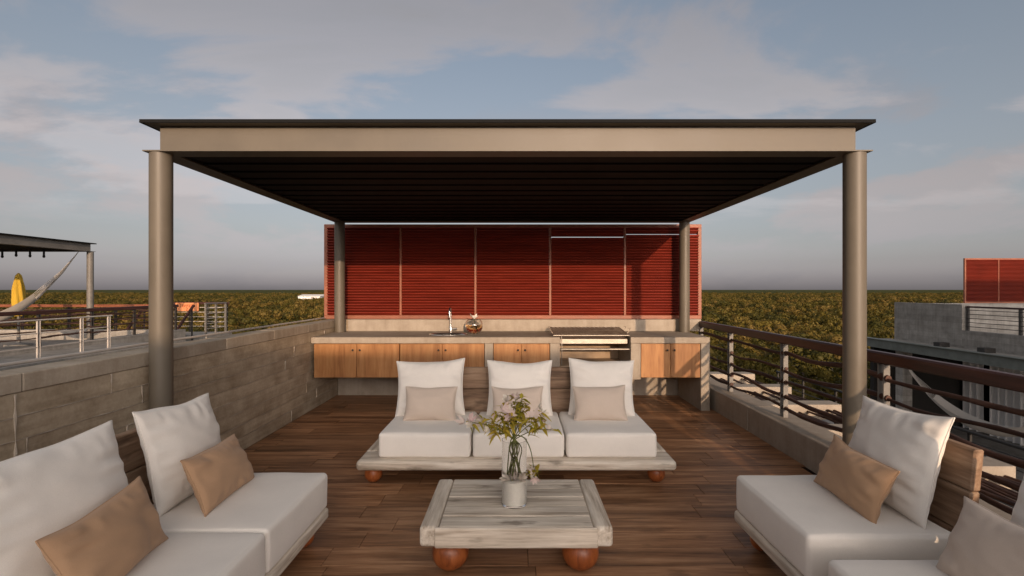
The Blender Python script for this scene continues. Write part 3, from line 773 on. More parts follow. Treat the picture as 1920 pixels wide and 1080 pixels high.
def pillow(name, label, w, h, th, m, loc, tilt, rz, seed, group=None, roll=0.0, N=40, wr=1.5):
    mb = MB(); nv = []
    def surf(u, v, side):
        x = w / 2 * u * (1 - 0.08 * (1 - v * v)); z = h / 2 * v * (1 - 0.10 * (1 - u * u))
        e = max(0.0, (1 - u * u) * (1 - v * v)); tk = th / 2 * e ** 0.46
        edge = (1 - e) ** 2
        p = Vector((u * 3.2 * w, v * 3.2 * h, seed * 1.7 + side * 5))
        # wrinkles run in from the edges, across them
        wx = noise.noise(Vector((u * 1.6, v * 11 * h + 0.8 * u, seed + side))) * max(0, abs(u) - 0.35) ** 1.0
        wz = noise.noise(Vector((u * 10 * w, v * 1.6, seed + 9 + side))) * max(0, abs(v) - 0.45)
        crs = noise.noise(Vector((u * 2 + v * 2.3, v * 2 - u, seed + 20))) 
        tk *= 1 + 0.10 * crs
        lim = min(1.0, e * 9)
        tk += (wx * 0.030 + wz * 0.022) * wr * min(1.0, e * 3.5) 
        y = side * max(tk, 0.0025)
        # whole-pillow sag
        y += 0.02 * noise.noise(Vector((u * 0.9, v * 0.9, seed + 40)))
        z += 0.014 * noise.noise(Vector((u * 1.3, 3.3, seed + 50))) * (v + 1) / 2
        return (x, y, z + h / 2 * 0.97)
    def par(i): 
        a = -1 + 2 * i / N; return math.copysign(abs(a) ** 0.8, a)
    for side in (-1, 1):
        vs = [surf(par(i), par(j), side) for i in range(N + 1) for j in range(N + 1)]
        fs = []
        for i in range(N):
            for j in range(N):
                q = (i * (N + 1) + j, (i + 1) * (N + 1) + j, (i + 1) * (N + 1) + j + 1, i * (N + 1) + j + 1)
                fs.append(q if side < 0 else q[::-1])
        mb.add(vs, fs)
    # rim strip closing the two faces
    rim = [(i, 0) for i in range(N)] + [(N, j) for j in range(N)] + [(i, N) for i in range(N, 0, -1)] + [(0, j) for j in range(N, 0, -1)]
    o = (N + 1) ** 2; nr = len(rim); fs = []
    for k in range(nr):
        a = rim[k][0] * (N + 1) + rim[k][1]; b = rim[(k + 1) % nr][0] * (N + 1) + rim[(k + 1) % nr][1]
        fs.append((a, a + o, b + o, b))
    mb.f += fs
    seam_pts = [Vector(surf(par(i), par(j), -1)).lerp(Vector(surf(par(i), par(j), 1)), 0.5) for i, j in rim]
    ob = bpy.data.objects.new(name, mb.mesh(name, m, 180)); C.objects.link(ob)
    ob.location = loc; ob.rotation_euler = (-tilt, roll, rz); WO[ob] = Vector(loc)
    tag(ob, label, 'pillow', group)
    sm = MB().tube(seam_pts + [seam_pts[0]], 0.0038, 5)
    so_ = bpy.data.objects.new('seam', sm.mesh('seam', m, 180)); C.objects.link(so_); so_.parent = ob
    return ob
Z = 0.425
# middle sofa: (bottom centre)
pillow('back_pillow', 'white square pillow on the sofa before the counter, at its end by the parapet wall', 0.65, 0.53, 0.215, M['white'], (-0.80, 4.57, Z), R(14), R(2), 1, roll=R(-1.5))
pillow('back_pillow', 'white square pillow on the middle seat of the sofa before the counter', 0.62, 0.52, 0.215, M['white'], (0.03, 4.57, Z), R(14), R(-1), 2)
pillow('back_pillow', 'white square pillow on the sofa before the counter, in front of the grill', 0.62, 0.53, 0.215, M['white'], (0.795, 4.57, Z), R(14), R(-2), 3, roll=R(1.5))
pillow('lumbar_pillow', 'small beige pillow on the sofa before the counter, at its end by the parapet wall', 0.47, 0.31, 0.165, M['beige'], (-0.775, 4.38, Z), R(20), R(2), 4, roll=R(1), wr=0.5)
pillow('lumbar_pillow', 'small beige pillow half hidden behind the flowers', 0.47, 0.31, 0.165, M['beige'], (0.01, 4.38, Z), R(20), R(0), 5, wr=0.5)
pillow('lumbar_pillow', 'small beige pillow on the sofa before the counter, in front of the grill', 0.48, 0.32, 0.165, M['beige'], (0.755, 4.38, Z), R(20), R(-1), 6, roll=R(-0.5), wr=0.5)
# long sofa by the wall
pillow('back_pillow', 'white square pillow at the far end of the long sofa by the parapet wall', 0.62, 0.56, 0.18, M['white'], (-1.83, 2.82, Z), R(16), R(90), 7, roll=R(3))
pillow('back_pillow', 'large white pillow in the middle of the long sofa by the parapet wall', 0.74, 0.57, 0.20, M['white'], (-1.82, 2.02, Z), R(16), R(90), 8, roll=R(0))
pillow('lumbar_pillow', 'tan pillow at the far end of the long sofa by the parapet wall', 0.55, 0.31, 0.15, M['tan'], (-1.62, 2.80, Z), R(24), R(94), 9, roll=R(2))
pillow('lumbar_pillow', 'tan pillow in the middle of the long sofa by the parapet wall', 0.55, 0.33, 0.15, M['tan'], (-1.60, 2.03, Z), R(22), R(97), 10, roll=R(-3))
# seats by the railing
pillow('back_pillow', 'white pillow with a sunlit corner on the seat by the railing', 0.64, 0.56, 0.18, M['white'], (2.00, 2.72, Z), R(17), R(-90), 11, roll=R(-2))
pillow('lumbar_pillow', 'tan pillow with a sunlit corner on the seat by the railing', 0.54, 0.31, 0.15, M['tan'], (1.80, 2.72, Z), R(22), R(-92), 12, roll=R(2))
pillow('back_pillow', 'white pillow behind the pale beige pillow on the other seat by the railing', 0.64, 0.56, 0.18, M['white'], (2.00, 1.74, Z), R(17), R(-90), 13)
pillow('lumbar_pillow', 'pale beige pillow on the other seat by the railing', 0.54, 0.33, 0.15, M['beige'], (1.78, 1.80, Z), R(22), R(-88), 14)

# coffee table
t = thing('coffee_table', 'low whitewashed plank coffee table on fat orange ball feet', 'table', (0, 3.0, 0))
ys = [2.70, 2.825, 2.955, 3.085, 3.21, 3.375]
for k in range(5):
    x0, x1 = -0.425, 0.425
    r_ = 0.006
    round_plank(x0, x1, ys[k] + (0.0005), ys[k + 1] - 0.003, 0.205, 0.2965 + 0.002 * ((k * 3) % 2), r_).build('top_board', M['wash'], t, 40)
round_plank(-0.448, 0.448, 2.675, 2.6985, 0.185, 0.298, 0.011).build('front_nosing', M['wash'], t, 180)
for s in (-1, 1):
    a, b = sorted((s * 0.428, s * 0.532))
    round_plank(a, b, 2.685, 3.38, 0.186, 0.300, 0.022).build('side_board', M['wash_y'], t, 180)
MB().box(-0.43, 0.43, 2.70, 3.37, 0.187, 0.206).build('under_board', M['wash'], t)
for (x, y) in ((-0.378, 2.82), (0.368, 2.82), (-0.378, 3.25), (0.368, 3.25)): ball(None, x, y, 0.105, 0.196).build('ball_foot', M['ball'], t, 180)

# vase and bouquet
VX, VY, VZ = -0.012, 2.985, 0.2985
t = thing('vase', 'clear glass cylinder vase half filled with white on the coffee table', 'vase', (VX, VY, VZ))
MB().lathe([(0.0, 0.0), (0.073, 0.0), (0.076, 0.004), (0.076, 0.39), (0.0735, 0.39), (0.0725, 0.012), (0.0, 0.010)], (VX, VY, VZ), 40).build('glass', M['glass'], t, 40)
MB().lathe([(0.0, 0.011), (0.0715, 0.012), (0.0715, 0.150), (0.05, 0.158), (0.0, 0.155)], (VX, VY, VZ), 40).build('filling', M['sand'], t, 40)
bq = thing('bouquet', 'leggy yellow-green leaves and pale pink flowers in the glass vase', 'flowers', (VX, VY, VZ + 0.16))
rnd = random.Random(21)
def leaf_mesh(L, wd, bend, seed):
    m = MB(); r_ = random.Random(seed); vs = []; fs = []; n = 6; tw = r_.uniform(-0.8, 0.8)
    for i in range(n + 1):
        u = i / n; ww = wd * math.sin(math.pi * min(1, u * 0.93 + 0.05)) ** 0.8
        y = L * u; z = -bend * L * u * u
        for s in (-1, 0, 1):
            xx = s * ww / 2; zz = (0.25 * ww if s else 0)
            a = tw * u; vs.append((xx * math.cos(a) - zz * math.sin(a), y, z + xx * math.sin(a) + zz * math.cos(a)))
    for i in range(n):
        for j in range(2): fs.append((i * 3 + j, i * 3 + j + 1, (i + 1) * 3 + j + 1, (i + 1) * 3 + j))
    return m.add(vs, fs).mesh('leaf', M['leaf'], 180)
leaves = [leaf_mesh(0.050, 0.022, 0.5, 1), leaf_mesh(0.055, 0.020, 1.0, 2), leaf_mesh(0.042, 0.024, 0.1, 3), leaf_mesh(0.056, 0.024, 1.3, 4)]
flow = [petals(6, 0.034, 0.021, 0.7, 2).mesh('flower', M['petal'], 180), petals(6, 0.03, 0.018, 1.3, 5).mesh('flower', M['petal'], 180)]
base = Vector((VX, VY, VZ + 0.155))
tips = [(-0.275, -0.04, 0.505, 'f'), (-0.215, 0.05, 0.49, 'f'), (-0.16, -0.05, 0.46, ''), (-0.10, 0.04, 0.53, ''), (-0.06, -0.03, 0.585, 'f'), (-0.02, 0.05, 0.625, 'f'), (0.05, -0.02, 0.655, ''),
        (0.085, 0.06, 0.595, ''), (0.13, -0.04, 0.545, 'f'), (0.18, 0.04, 0.50, ''), (0.225, -0.02, 0.455, ''), (-0.02, -0.06, 0.53, 'f'), (0.03, 0.07, 0.56, 'f'), (-0.12, -0.02, 0.42, ''), (0.10, 0.01, 0.11, 'd')]
for q, (dx, dy, dz, fl_) in enumerate(tips):
    tip = Vector((VX + dx, VY + dy, VZ + dz)); r0 = rnd.uniform(0, 6.28)
    a0 = base + Vector((0.045 * math.cos(r0), 0.045 * math.sin(r0), 0))
    if fl_ == 'd':
        path = [a0, Vector((VX - 0.02, VY - 0.01, VZ + 0.39)), Vector((VX + 0.05, VY - 0.03, VZ + 0.415)), Vector((VX + 0.095, VY - 0.05, VZ + 0.35)), Vector((VX + 0.115, VY - 0.055, VZ + 0.24)), tip + Vector((0.01, -0.08, 0.09))]
        tip = path[-1]
    else:
        mid = Vector((VX - dx * 0.12, VY - dy * 0.1, VZ + 0.36)); k2 = mid.lerp(tip, 0.55) + Vector((0, 0, 0.035))
        path = [a0, a0.lerp(mid, 0.5) + Vector((rnd.uniform(-.01, .01), 0, 0)), mid, k2, tip]
    # smooth the path
    fine = []
    for i in range(len(path) - 1):
        p0, p1, p2, p3 = path[max(i - 1, 0)], path[i], path[i + 1], path[min(i + 2, len(path) - 1)]
        for s in range(5):
            u = s / 5; fine.append(0.5 * ((2 * p1) + (p2 - p0) * u + (2 * p0 - 5 * p1 + 4 * p2 - p3) * u * u + (3 * p1 - p0 - 3 * p2 + p3) * u ** 3))
    fine.append(path[-1])
    MB().tube(fine, [0.0042 - 0.0022 * i / len(fine) for i in range(len(fine))], 6).build('stem', M['stem'], bq, 180)
    def put(me, nm, p, sc=1.0):
        d = Vector((rnd.uniform(-1, 1), rnd.uniform(-1, 1), rnd.uniform(-0.15, 1.2)))
        inst(me, nm, bq, p, d.to_track_quat('Y' if nm == 'leaf' else 'Z', 'Z' if nm == 'leaf' else 'Y').to_euler(), (sc,) * 3)
    top = fine[len(fine) * 2 // 3:] if fl_ != 'd' else fine[-5:]
    for k in range(17):
        put(rnd.choice(leaves), 'leaf', rnd.choice(top) + Vector((rnd.gauss(0, .012), rnd.gauss(0, .012), rnd.gauss(0, .010))), rnd.uniform(0.7, 1.15))
    if fl_ in ('f', 'd'):
        for k in range(3): put(rnd.choice(flow), 'flower', tip + Vector((rnd.gauss(0, .018), rnd.gauss(0, .018), rnd.gauss(0, .018))), rnd.uniform(0.8, 1.2))
    else: put(rnd.choice(flow), 'flower', tip + Vector((rnd.gauss(0, .012), 0, -0.01)), 0.8)
for k in range(9):
    a = k * 0.7; inst(rnd.choice(flow), 'flower', bq, (VX + 0.05 * math.cos(a), VY + 0.05 * math.sin(a), VZ + 0.165), (rnd.uniform(0, 1.5), rnd.uniform(0, 1.5), a))

# ------------------------------------------------------------------ the far side: the block across the garden that shades the terrace at this hour
t = thing('neighbour_building', 'broad concrete block across the garden from the terrace, opposite the pergola', 'building', (-8, -20, GROUND))
MB().box(-34.0, 5.0, -26, -16.0, GROUND, 4.32).build('wall', M['conc'], t)
for k in range(9):
    for z in (-10.5, -7.0, -3.5, 0.6): cb('window', M['doorglass'], t, -32 + k * 4.2, -30 + k * 4.2, -16.01, -15.95, z, z + 1.6, 0.004)
t = thing('end_wall', 'concrete wall closing the end of the terrace opposite the kitchen', 'wall', (0, -4.3, 0))
MB().box(-2.915, 2.945, -4.42, -4.21, -0.03, 1.0).build('wall', M['conc'], t)
cb('coping', M['conc_cope'], t, -2.925, 2.955, -4.44, -4.20, 1.001, 1.10, 0.006)

# ------------------------------------------------------------------ lower stick pergola beside the terrace
t = thing('stick_pergola', 'lower pergola of thin sticks on pale concrete beams outside the railing', 'pergola', (3.8, 7, -0.3))
for y in (3.6, 4.8, 6.0, 7.3, 8.6, 9.9): cb('cross_beam', M['conc_light'], t, 2.947, 4.75, y - 0.14, y + 0.14, -0.30, -0.08, 0.006)
rnd = random.Random(9)
for k in range(26):
    x = 3.02 + k * 0.066
    branch((x, 3.3, -0.17), (x + rnd.uniform(-.1, .1), 10.2, -0.17), 0.017 * rnd.uniform(0.7, 1.2), k + 60, 0.022, 24).build('stick', M['branch'], t, 60)
for k in range(3): MB().cbox(4.4, 4.6, 3.55 + k * 3.1, 3.75 + k * 3.1, GROUND, -0.30, 0.01).build('column', M['conc_light'], t)

# ------------------------------------------------------------------ neighbour on the right: lower pavilion and upper terrace
t = thing('neighbour_building', 'grey concrete neighbour block with lower covered terrace, white curtains and flat roof', 'building', (16, 14, GROUND))
B = lambda nm, m, *a: MB().box(*a).build(nm, M[m], t)
B('roof_slab', 'conc_far', 13.1, 27.0, 6.8, 17.0, -0.38, -0.05)
B('wall', 'conc_far', 16.2, 27.0, 6.8, 17.0, GROUND, -0.382)
B('parapet', 'conc_far', 13.1, 13.32, 14.42, 17.0, -0.048, 1.16)
B('parapet', 'conc_far', 13.1, 13.32, 6.8, 14.418, -0.048, 0.40)
B('parapet', 'conc_far', 13.322, 27.0, 16.8, 17.0, -0.048, 1.13)
B('pavilion_roof', 'conc_far', 12.26, 13.098, 6.8, 17.2, -0.34, -0.11)
B('edge_beam', 'steel_green', 12.13, 12.255, 6.8, 17.25, -0.35, -0.07)
B('edge_flange', 'steel_green', 12.05, 12.258, 6.8, 17.25, -0.068, -0.05)
B('terrace_floor', 'conc_far', 9.55, 16.198, 6.2, 18.5, -3.5, -3.14)
B('lower_wall', 'conc_far', 9.9, 16.1, 6.5, 18.4, GROUND, -3.502)
B('lintel', 'dark', 12.4, 16.1, 17.02, 17.19, -0.9, -0.385)
B('inner_wall', 'dark', 12.4, 16.098, 17.02, 17.19, -3.138, -0.902)
B('inner_wall', 'dark', 16.10, 16.198, 6.8, 17.0, -3.138, -0.383)
for y in (15.65, 10.0): B('column', 'conc_far', 12.33, 12.63, y, y + 0.3, -3.138, -0.345)
for (ya, yb) in ((16.4, 16.9), (13.8, 15.4), (11.4, 13.6), (8.7, 11.1)):
    B('door_glass', 'doorglass', 16.04, 16.095, ya - 0.05, yb + 0.05, -3.135, -0.5)
    B('door_frame', 'steel_black', 15.96, 16.099, yb + 0.055, yb + 0.14, -3.135, -0.4)
def curtain(ya, yb):
    m = MB(); n = int((yb - ya) / 0.02); vs = []
    for i in range(n + 1):
        y = ya + (yb - ya) * i / n; x = 15.4 + 0.06 * math.sin(y * 26) + 0.04 * noise.noise(Vector((y * 6, 0, 0)))
        for s in (0, 0.012): vs += [(x + s, y, -3.135), (x + s, y, -0.39)]
    fs = []
    for i in range(n):
        a = i * 4; b = a + 4
        fs += [(a, a + 1, b + 1, b), (a + 2, b + 2, b + 3, a + 3), (a + 1, a + 3, b + 3, b + 1)]
    return m.add(vs, fs)
for (ya, yb) in ((16.25, 16.95), (14.3, 15.9), (11.6, 12.8)): curtain(ya, yb).build('curtain', M['curtain'], t, 60)
for (x, y) in ((12.6, 14.6), (12.6, 13.2)): B('roof_drain', 'steel_black', x, x + 0.3, y, y + 0.22, -0.112, 0.02)
t = thing('neighbour_building', 'tall concrete block that shades the neighbouring roof terrace', 'building', (25, -11, GROUND))
MB().box(16.2, 34.0, -14, -8.0, GROUND, 5.85).build('wall', M['conc_far'], t)
for k in range(4):
    for z in (-9, -5.5, -2, 1.5): cb('window', M['doorglass'], t, 17.5 + k * 4, 19.5 + k * 4, -8.01, -7.95, z, z + 1.6, 0.004)
louvre_screen(15.42, 21.2, 16.9, 1.131, 2.68, 5, 'red louvre screen on the neighbouring roof terrace', False)
railing('metal_railing', 'dark railing on the neighbouring roof terrace below the far red screen', (13.21, 7.0), (13.21, 14.4), 1.12, 0.40, [0.1, 1.5, 3.0, 4.5, 5.85, 7.35], [1.0, 0.88, 0.76, 0.64, 0.52], (M['handrail'], M['steel_black'], M['steel_black']), False, hr=(0.06, 0.05), rr=0.010)
railing('metal_railing', 'dark railing of the lower neighbouring terrace with the hammock', (9.7, 6.3), (9.7, 18.3), -1.42, -3.14, [0.1, 1.4, 2.8, 4.2, 5.55, 7.0, 8.6, 10.3, 11.9], [-1.65, -1.90, -2.15, -2.40, -2.65, -2.9], (M['steel_black'], M['steel_black'], M['steel_black']), False, hr=(0.06, 0.06), rr=0.012)

def hammock(name, label, A, Bp, sag, width, n=26, strings=15, net=True):
    A, Bp = Vector(A), Vector(Bp); t = thing(name, label, 'hammock', (A.x, A.y, A.z))
    d = (Bp - A); side = Vector((-d.y, d.x, 0)).normalized()
    def pt(u, w):
        c_ = A.lerp(Bp, u); dp = sag * 4 * u * (1 - u)
        sp = max(0.0, math.sin(math.pi * u)) ** 0.9
        return c_ + side * (w * width * sp) + Vector((0, 0, -dp + (w * w) * 0.25 * sp))
    body = MB(); a, b = 0.2, 0.8
    vs = [pt(a + (b - a) * i / n, -1 + 2 * j / 8) + Vector((0, 0, k * 0.008)) for k in (0, 1) for i in range(n + 1) for j in range(9)]
    fs = []; o = (n + 1) * 9
    for i in range(n):
        for j in range(8):
            q = (i * 9 + j, (i + 1) * 9 + j, (i + 1) * 9 + j + 1, i * 9 + j + 1); fs.append(q); fs.append(tuple(x + o for x in q[::-1]))
    body.add(vs, fs).build('sling', M['hammock'], t, 180)
    for (u0, u1) in ((0.0, 0.2), (1.0, 0.8)):
        st = MB()
        for k in range(strings):
            w = -1 + 2 * k / (strings - 1)
            st.tube([pt(u0, 0) if True else 0, pt((u0 * 0.6 + u1 * 0.4), w * 0.9), pt(u1, w)], 0.006, 4)
        st.build('cords', M['hammock'], t)
    return t
hammock('hammock', 'white net hammock under the flat roof of the lower neighbouring terrace', (12.42, 15.75, -0.7), (12.42, 10.3, -0.7), 1.5, 0.22)

# ------------------------------------------------------------------ neighbour on the left
t = thing('neighbour_building', 'grey concrete neighbour block beyond the parapet, carrying the terrace with the yellow parasol', 'building', (-14, 10, GROUND))
B('wall', 'conc_far', -19.0, -10.75, 4.0, 15.95, GROUND, 0.0)
B('kerb', 'conc_far', -11.05, -10.75, 4.0, 15.95, 0.001, 0.31)
B('kerb', 'conc_far', -19.0, -11.052, 15.65, 15.95, 0.001, 0.31)
B('walkway', 'conc_far', -10.748, -9.15, 5.0, 13.0, GROUND, 0.20)
B('landing', 'conc_far', -13.4, -10.95, 17.35, 18.9, GROUND, -0.02)
for k in range(8): B('step', 'conc_far', -13.2, -11.35, 15.97 + 0.17 * k, 16.14 + 0.17 * k, GROUND, -1.3 + 0.155 * k)
LDX, LDY = -11.27 - PXR, 12.98 - PYB
pergola(LDX, LDY, 'grey steel pergola hung with bulbs on the neighbouring terrace with the yellow parasol', zb=0.0, steel='steel_grey')
railing('stick_railing', 'brown handrail and stick railing on the kerb beyond the parapet, beside the hammock', (-10.9, 4.2), (-10.9, 15.8), 1.124, 0.31, [0.1, 1.4, 2.8, 4.2, 5.6, 7.0, 8.4, 9.8, 11.5], [0.95, 0.80, 0.65, 0.50], (M['handrail'], M['steel_black'], M['branch']), seed=70)
railing('stick_railing', 'orange-brown handrail coloured as if sunlit, behind the yellow parasol', (-18.9, 15.8), (-11.1, 15.8), 1.124, 0.31, [0.1, 1.5, 3.0, 4.5, 6.0, 7.7], [0.95, 0.80, 0.65, 0.50], (M['sun_coloured_rail'], M['steel_black'], M['branch']), seed=140)
railing('metal_railing', 'pale metal railing on the walkway beyond the parapet', (-9.3, 5.2), (-9.3, 11.3), 1.02, 0.20, [0.1, 1.5, 2.9, 4.35, 5.3, 6.0], [0.75, 0.48], (M['rail_white'], M['rail_white'], M['rail_white']), False, hr=(0.035, 0.03), rr=0.011, pw=0.03)
railing('metal_railing', 'dark railing round the stair landing with the orange sign', (-13.3, 18.8), (-11.0, 18.8), 1.124, -0.02, [0.1, 0.8, 1.5, 2.2], [0.92, 0.74, 0.56, 0.38, 0.2], (M['handrail'], M['steel_black'], M['rail_white']), False, rr=0.012)
railing('metal_railing', 'short grey railing at the side of the stair landing', (-11.05, 17.4), (-11.05, 18.7), 1.124, -0.02, [0.06, 0.65, 1.25], [0.92, 0.74, 0.56, 0.38, 0.2], (M['steel_grey'], M['steel_grey'], M['rail_white']), False, rr=0.012, hr=(0.05, 0.05))
for (x, lab) in ((-11.42, 'sloping brown stair handrail in front of the orange sign'), (-13.1, 'sloping brown stair handrail on the other side of the steps from the sign')):
    t = thing('stair_handrail', lab, 'handrail', (x, 16.1, -1.2))
    m_ = MB().cbox(-0.035, 0.035, 0, 1.72, -0.04, 0.04, 0.01); a = math.atan2(1.17, 1.26)
    m_.v = [(xx + x, 16.12 + y * math.cos(a) - z * math.sin(a), -0.12 + y * math.sin(a) + z * math.cos(a)) for xx, y, z in m_.v]
    m_.build('rail', M['handrail'], t)
    for (y, zt, zb_) in ((16.2, -0.05, -1.15), (17.28, 0.93, -0.22)): cb('post', M['steel_black'], t, x - 0.02, x + 0.02, y - 0.02, y + 0.02, zb_ , zt, 0.003)
t = thing('sign', 'orange board lettered Terraza 2 hung on the stair landing railing', 'sign', (-12.1, 17.5, 0.7))
SY_ = 18.74
cb('board', M['sign'], t, -13.0, -12.12, SY_ - 0.03, SY_, 0.78, 1.10, 0.004)
def text(body, size, x, z):
    cu = bpy.data.curves.new('lettering', 'FONT'); cu.body = body; cu.size = size; cu.extrude = 0.004; cu.align_x = 'CENTER'; cu.resolution_u = 2
    tmp = bpy.data.objects.new('tmp', cu); C.objects.link(tmp)
    dg = bpy.context.evaluated_depsgraph_get(); me = bpy.data.meshes.new_from_object(tmp.evaluated_get(dg)); bpy.data.objects.remove(tmp)
    me.materials.clear(); me.materials.append(M['signtext'])
    o = inst(me, 'lettering', t, (x, SY_ - 0.034, z), (R(90), 0, 0))
text('Terraza', 0.20, -12.56, 0.935); text('2', 0.17, -12.56, 0.80)

# yellow parasol, hammock, bulbs, bench
t = thing('parasol', 'closed yellow parasol on the neighbouring terrace', 'parasol', (-14.1, 13.9, 0))
MB().lathe([(0.03, 0.0), (0.03, 2.05)], (-14.1, 13.9, 0), 10).build('pole', M['steel_grey'], t, 40)
MB().lathe([(0.30, 0.0), (0.30, 0.06), (0.05, 0.10), (0.04, 0.3)], (-14.1, 13.9, 0), 20).build('base', M['conc_far'], t, 40)
m_ = MB(); n = 24; rows = 18; vs = []; fs = []
for i in range(rows + 1):
    u = i / rows; z = 0.85 + 1.22 * u; rad = (0.035 + 0.085 * math.sin(math.pi * (0.15 + 0.85 * u)) ** 0.8) * (1 if u < 0.97 else 0.4)
    for k in range(n):
        th = 2 * math.pi * k / n; r_ = rad * (1 + 0.28 * math.sin(th * 6 + u * 5))
        vs.append((-14.1 + r_ * math.cos(th), 13.9 + r_ * math.sin(th), z))
for i in range(rows):
    for k in range(n): fs.append((i * n + k, i * n + (k + 1) % n, (i + 1) * n + (k + 1) % n, (i + 1) * n + k))
fs.append(tuple(rows * n + k for k in range(n))); fs.append(tuple(range(n - 1, -1, -1)))
m_.add(vs, fs).build('folded_canopy', M['yellow'], t, 180)
hammock('hammock', 'white cloth hammock tied under the grey pergola by the yellow parasol', (-11.36, 12.75, 2.60), (-15.0, 10.9, 2.58), 1.95, 0.33)
rnd = random.Random(2)
t = thing('string_lights', 'string of small dark bulbs under the grey neighbouring pergola', 'lights', (-13, 12, 2.55))
pts = [(-16.0 + 4.6 * i / 40, 12.2, 2.60 - 0.05 * abs(math.sin(i * math.pi / 8))) for i in range(41)]
MB().tube(pts, 0.006, 4).build('cable', M['bulb'], t)
for i in range(1, 40, 3):
    p = pts[i]
    b_ = MB().lathe([(0.0, -0.17), (0.022, -0.155), (0.03, -0.125), (0.02, -0.09), (0.022, -0.085), (0.022, 0.0)], p, 10).build('bulb', M['bulb'], t, 60)
t = thing('bench', 'dark wooden bench behind the pale metal railing', 'bench', (-12.4, 9.6, 0))
for k in range(4): cb('seat_slat', M['branch'], t, -13.6, -11.3, 9.4 + 0.12 * k, 9.5 + 0.12 * k, 0.42, 0.46)
for k in range(3): cb('back_slat', M['branch'], t, -13.6, -11.3, 9.93, 9.97, 0.52 + 0.13 * k, 0.62 + 0.13 * k)
for x in (-13.5, -11.45):
    cb('leg', M['branch'], t, x, x + 0.07, 9.40, 9.47, -0.002, 0.42); cb('leg', M['branch'], t, x, x + 0.07, 9.90, 9.93, -0.002, 0.9)

# ------------------------------------------------------------------ forest
def crown_mesh(seed, clumps, per, leaf, rx, rz):
    r_ = random.Random(seed); vs = []; fs = []
    for c_ in range(clumps):
        while True:
            p = Vector((r_.uniform(-1, 1), r_.uniform(-1, 1), r_.uniform(-0.7, 1)))
            if 0.25 < p.length < 1: break
        ctr = Vector((p.x * rx, p.y * rx, p.z * rz)); cr = r_.uniform(0.55, 1.05) * rx * 0.42
        for k in range(per):
            d = Vector((r_.gauss(0, 1), r_.gauss(0, 1), r_.gauss(0, 1) + 0.25)).normalized()
            q = ctr + Vector((d.x, d.y, d.z * 0.75)) * cr * r_.uniform(0.7, 1.0)
            nrm = (d + Vector((r_.uniform(-1, 1), r_.uniform(-1, 1), r_.uniform(-0.6, 1))) * 0.4).normalized()
            a = nrm.orthogonal().normalized(); b = nrm.cross(a); th = r_.uniform(0, 6.28)
            a, b = a * math.cos(th) + b * math.sin(th), b * math.cos(th) - a * math.sin(th)
            L = leaf * r_.uniform(0.7, 1.3); o = len(vs)
            vs += [q - a * L * 0.5, q + b * L * 0.32, q + a * L * 0.5, q - b * L * 0.32]; fs.append((o, o + 1, o + 2, o + 3))
    m = MB(); m.v = [tuple(v) for v in vs]; m.f = fs
    return m.mesh('crown', M['foliage'])
def trunk_mesh(seed, h):
    r_ = random.Random(seed); m = MB()
    m.tube([(0, 0, 0), (r_.uniform(-.2, .2), r_.uniform(-.2, .2), h * 0.5), (r_.uniform(-.3, .3), r_.uniform(-.3, .3), h)], [0.2, 0.14, 0.07], 7)
    for k in range(5):
        a = r_.uniform(0, 6.28); z = h * r_.uniform(0.45, 0.8)
        m.tube([(0, 0, z), (0.9 * math.cos(a), 0.9 * math.sin(a), z + 1.0), (1.7 * math.cos(a), 1.7 * math.sin(a), z + 1.6)], [0.08, 0.05, 0.025], 5)
    return m.mesh('trunk', M['bark'], 60)
crowns = [crown_mesh(100 + i, 15, 70, 0.34, 2.3 + 0.3 * (i % 3), 1.7 + 0.3 * (i % 2)) for i in range(6)]
trunks = [trunk_mesh(200 + i, 5.5) for i in range(3)]
crowns_far = [crown_mesh(300 + i, 13, 40, 0.46, 2.5, 1.9) for i in range(5)]
rnd = random.Random(77)
def in_view(x, y):
    px = 968 + 920 * x / y
    return (-60 < px < 600) or (1322 < px < 1980)
spots = []
y = 23.0
while y < 120:
    x = -2.2 * y - 10
    while x < 2.2 * y + 10:
        xx, yy = x + rnd.uniform(-1.4, 1.4), y + rnd.uniform(-1.4, 1.4)
        if not (9 < xx < 29 and yy < 22) and not (-21 < xx < -8.5 and yy < 24): spots.append((xx, yy))
        x += 4.1
    y += 4.0
vis = [s for s in spots if in_view(*s)]
vis.sort(key=lambda s: s[1]); near = vis[:285]; ymax = near[-1][1]
words = ['low', 'tall', 'broad', 'slender']
for i, (x, y) in enumerate(near):
    h = rnd.uniform(0.70, 1.30); z0 = GROUND
    t = thing('forest_tree', 'leafy tree in the forest behind the terrace, one of the nearest to the buildings', 'tree', (x, y, z0), 'nearest trees of the forest')
    sc = rnd.uniform(0.85, 1.2)
    inst(trunks[i % 3], 'trunk', t, (x, y, z0), (0, 0, rnd.uniform(0, 6.28)), (1, 1, h))
    inst(rnd.choice(crowns), 'crown', t, (x, y, z0 + 5.9 * h), (rnd.uniform(-.1, .1), rnd.uniform(-.1, .1), rnd.uniform(0, 6.28)), (sc, sc, sc * rnd.uniform(0.85, 1.15)))
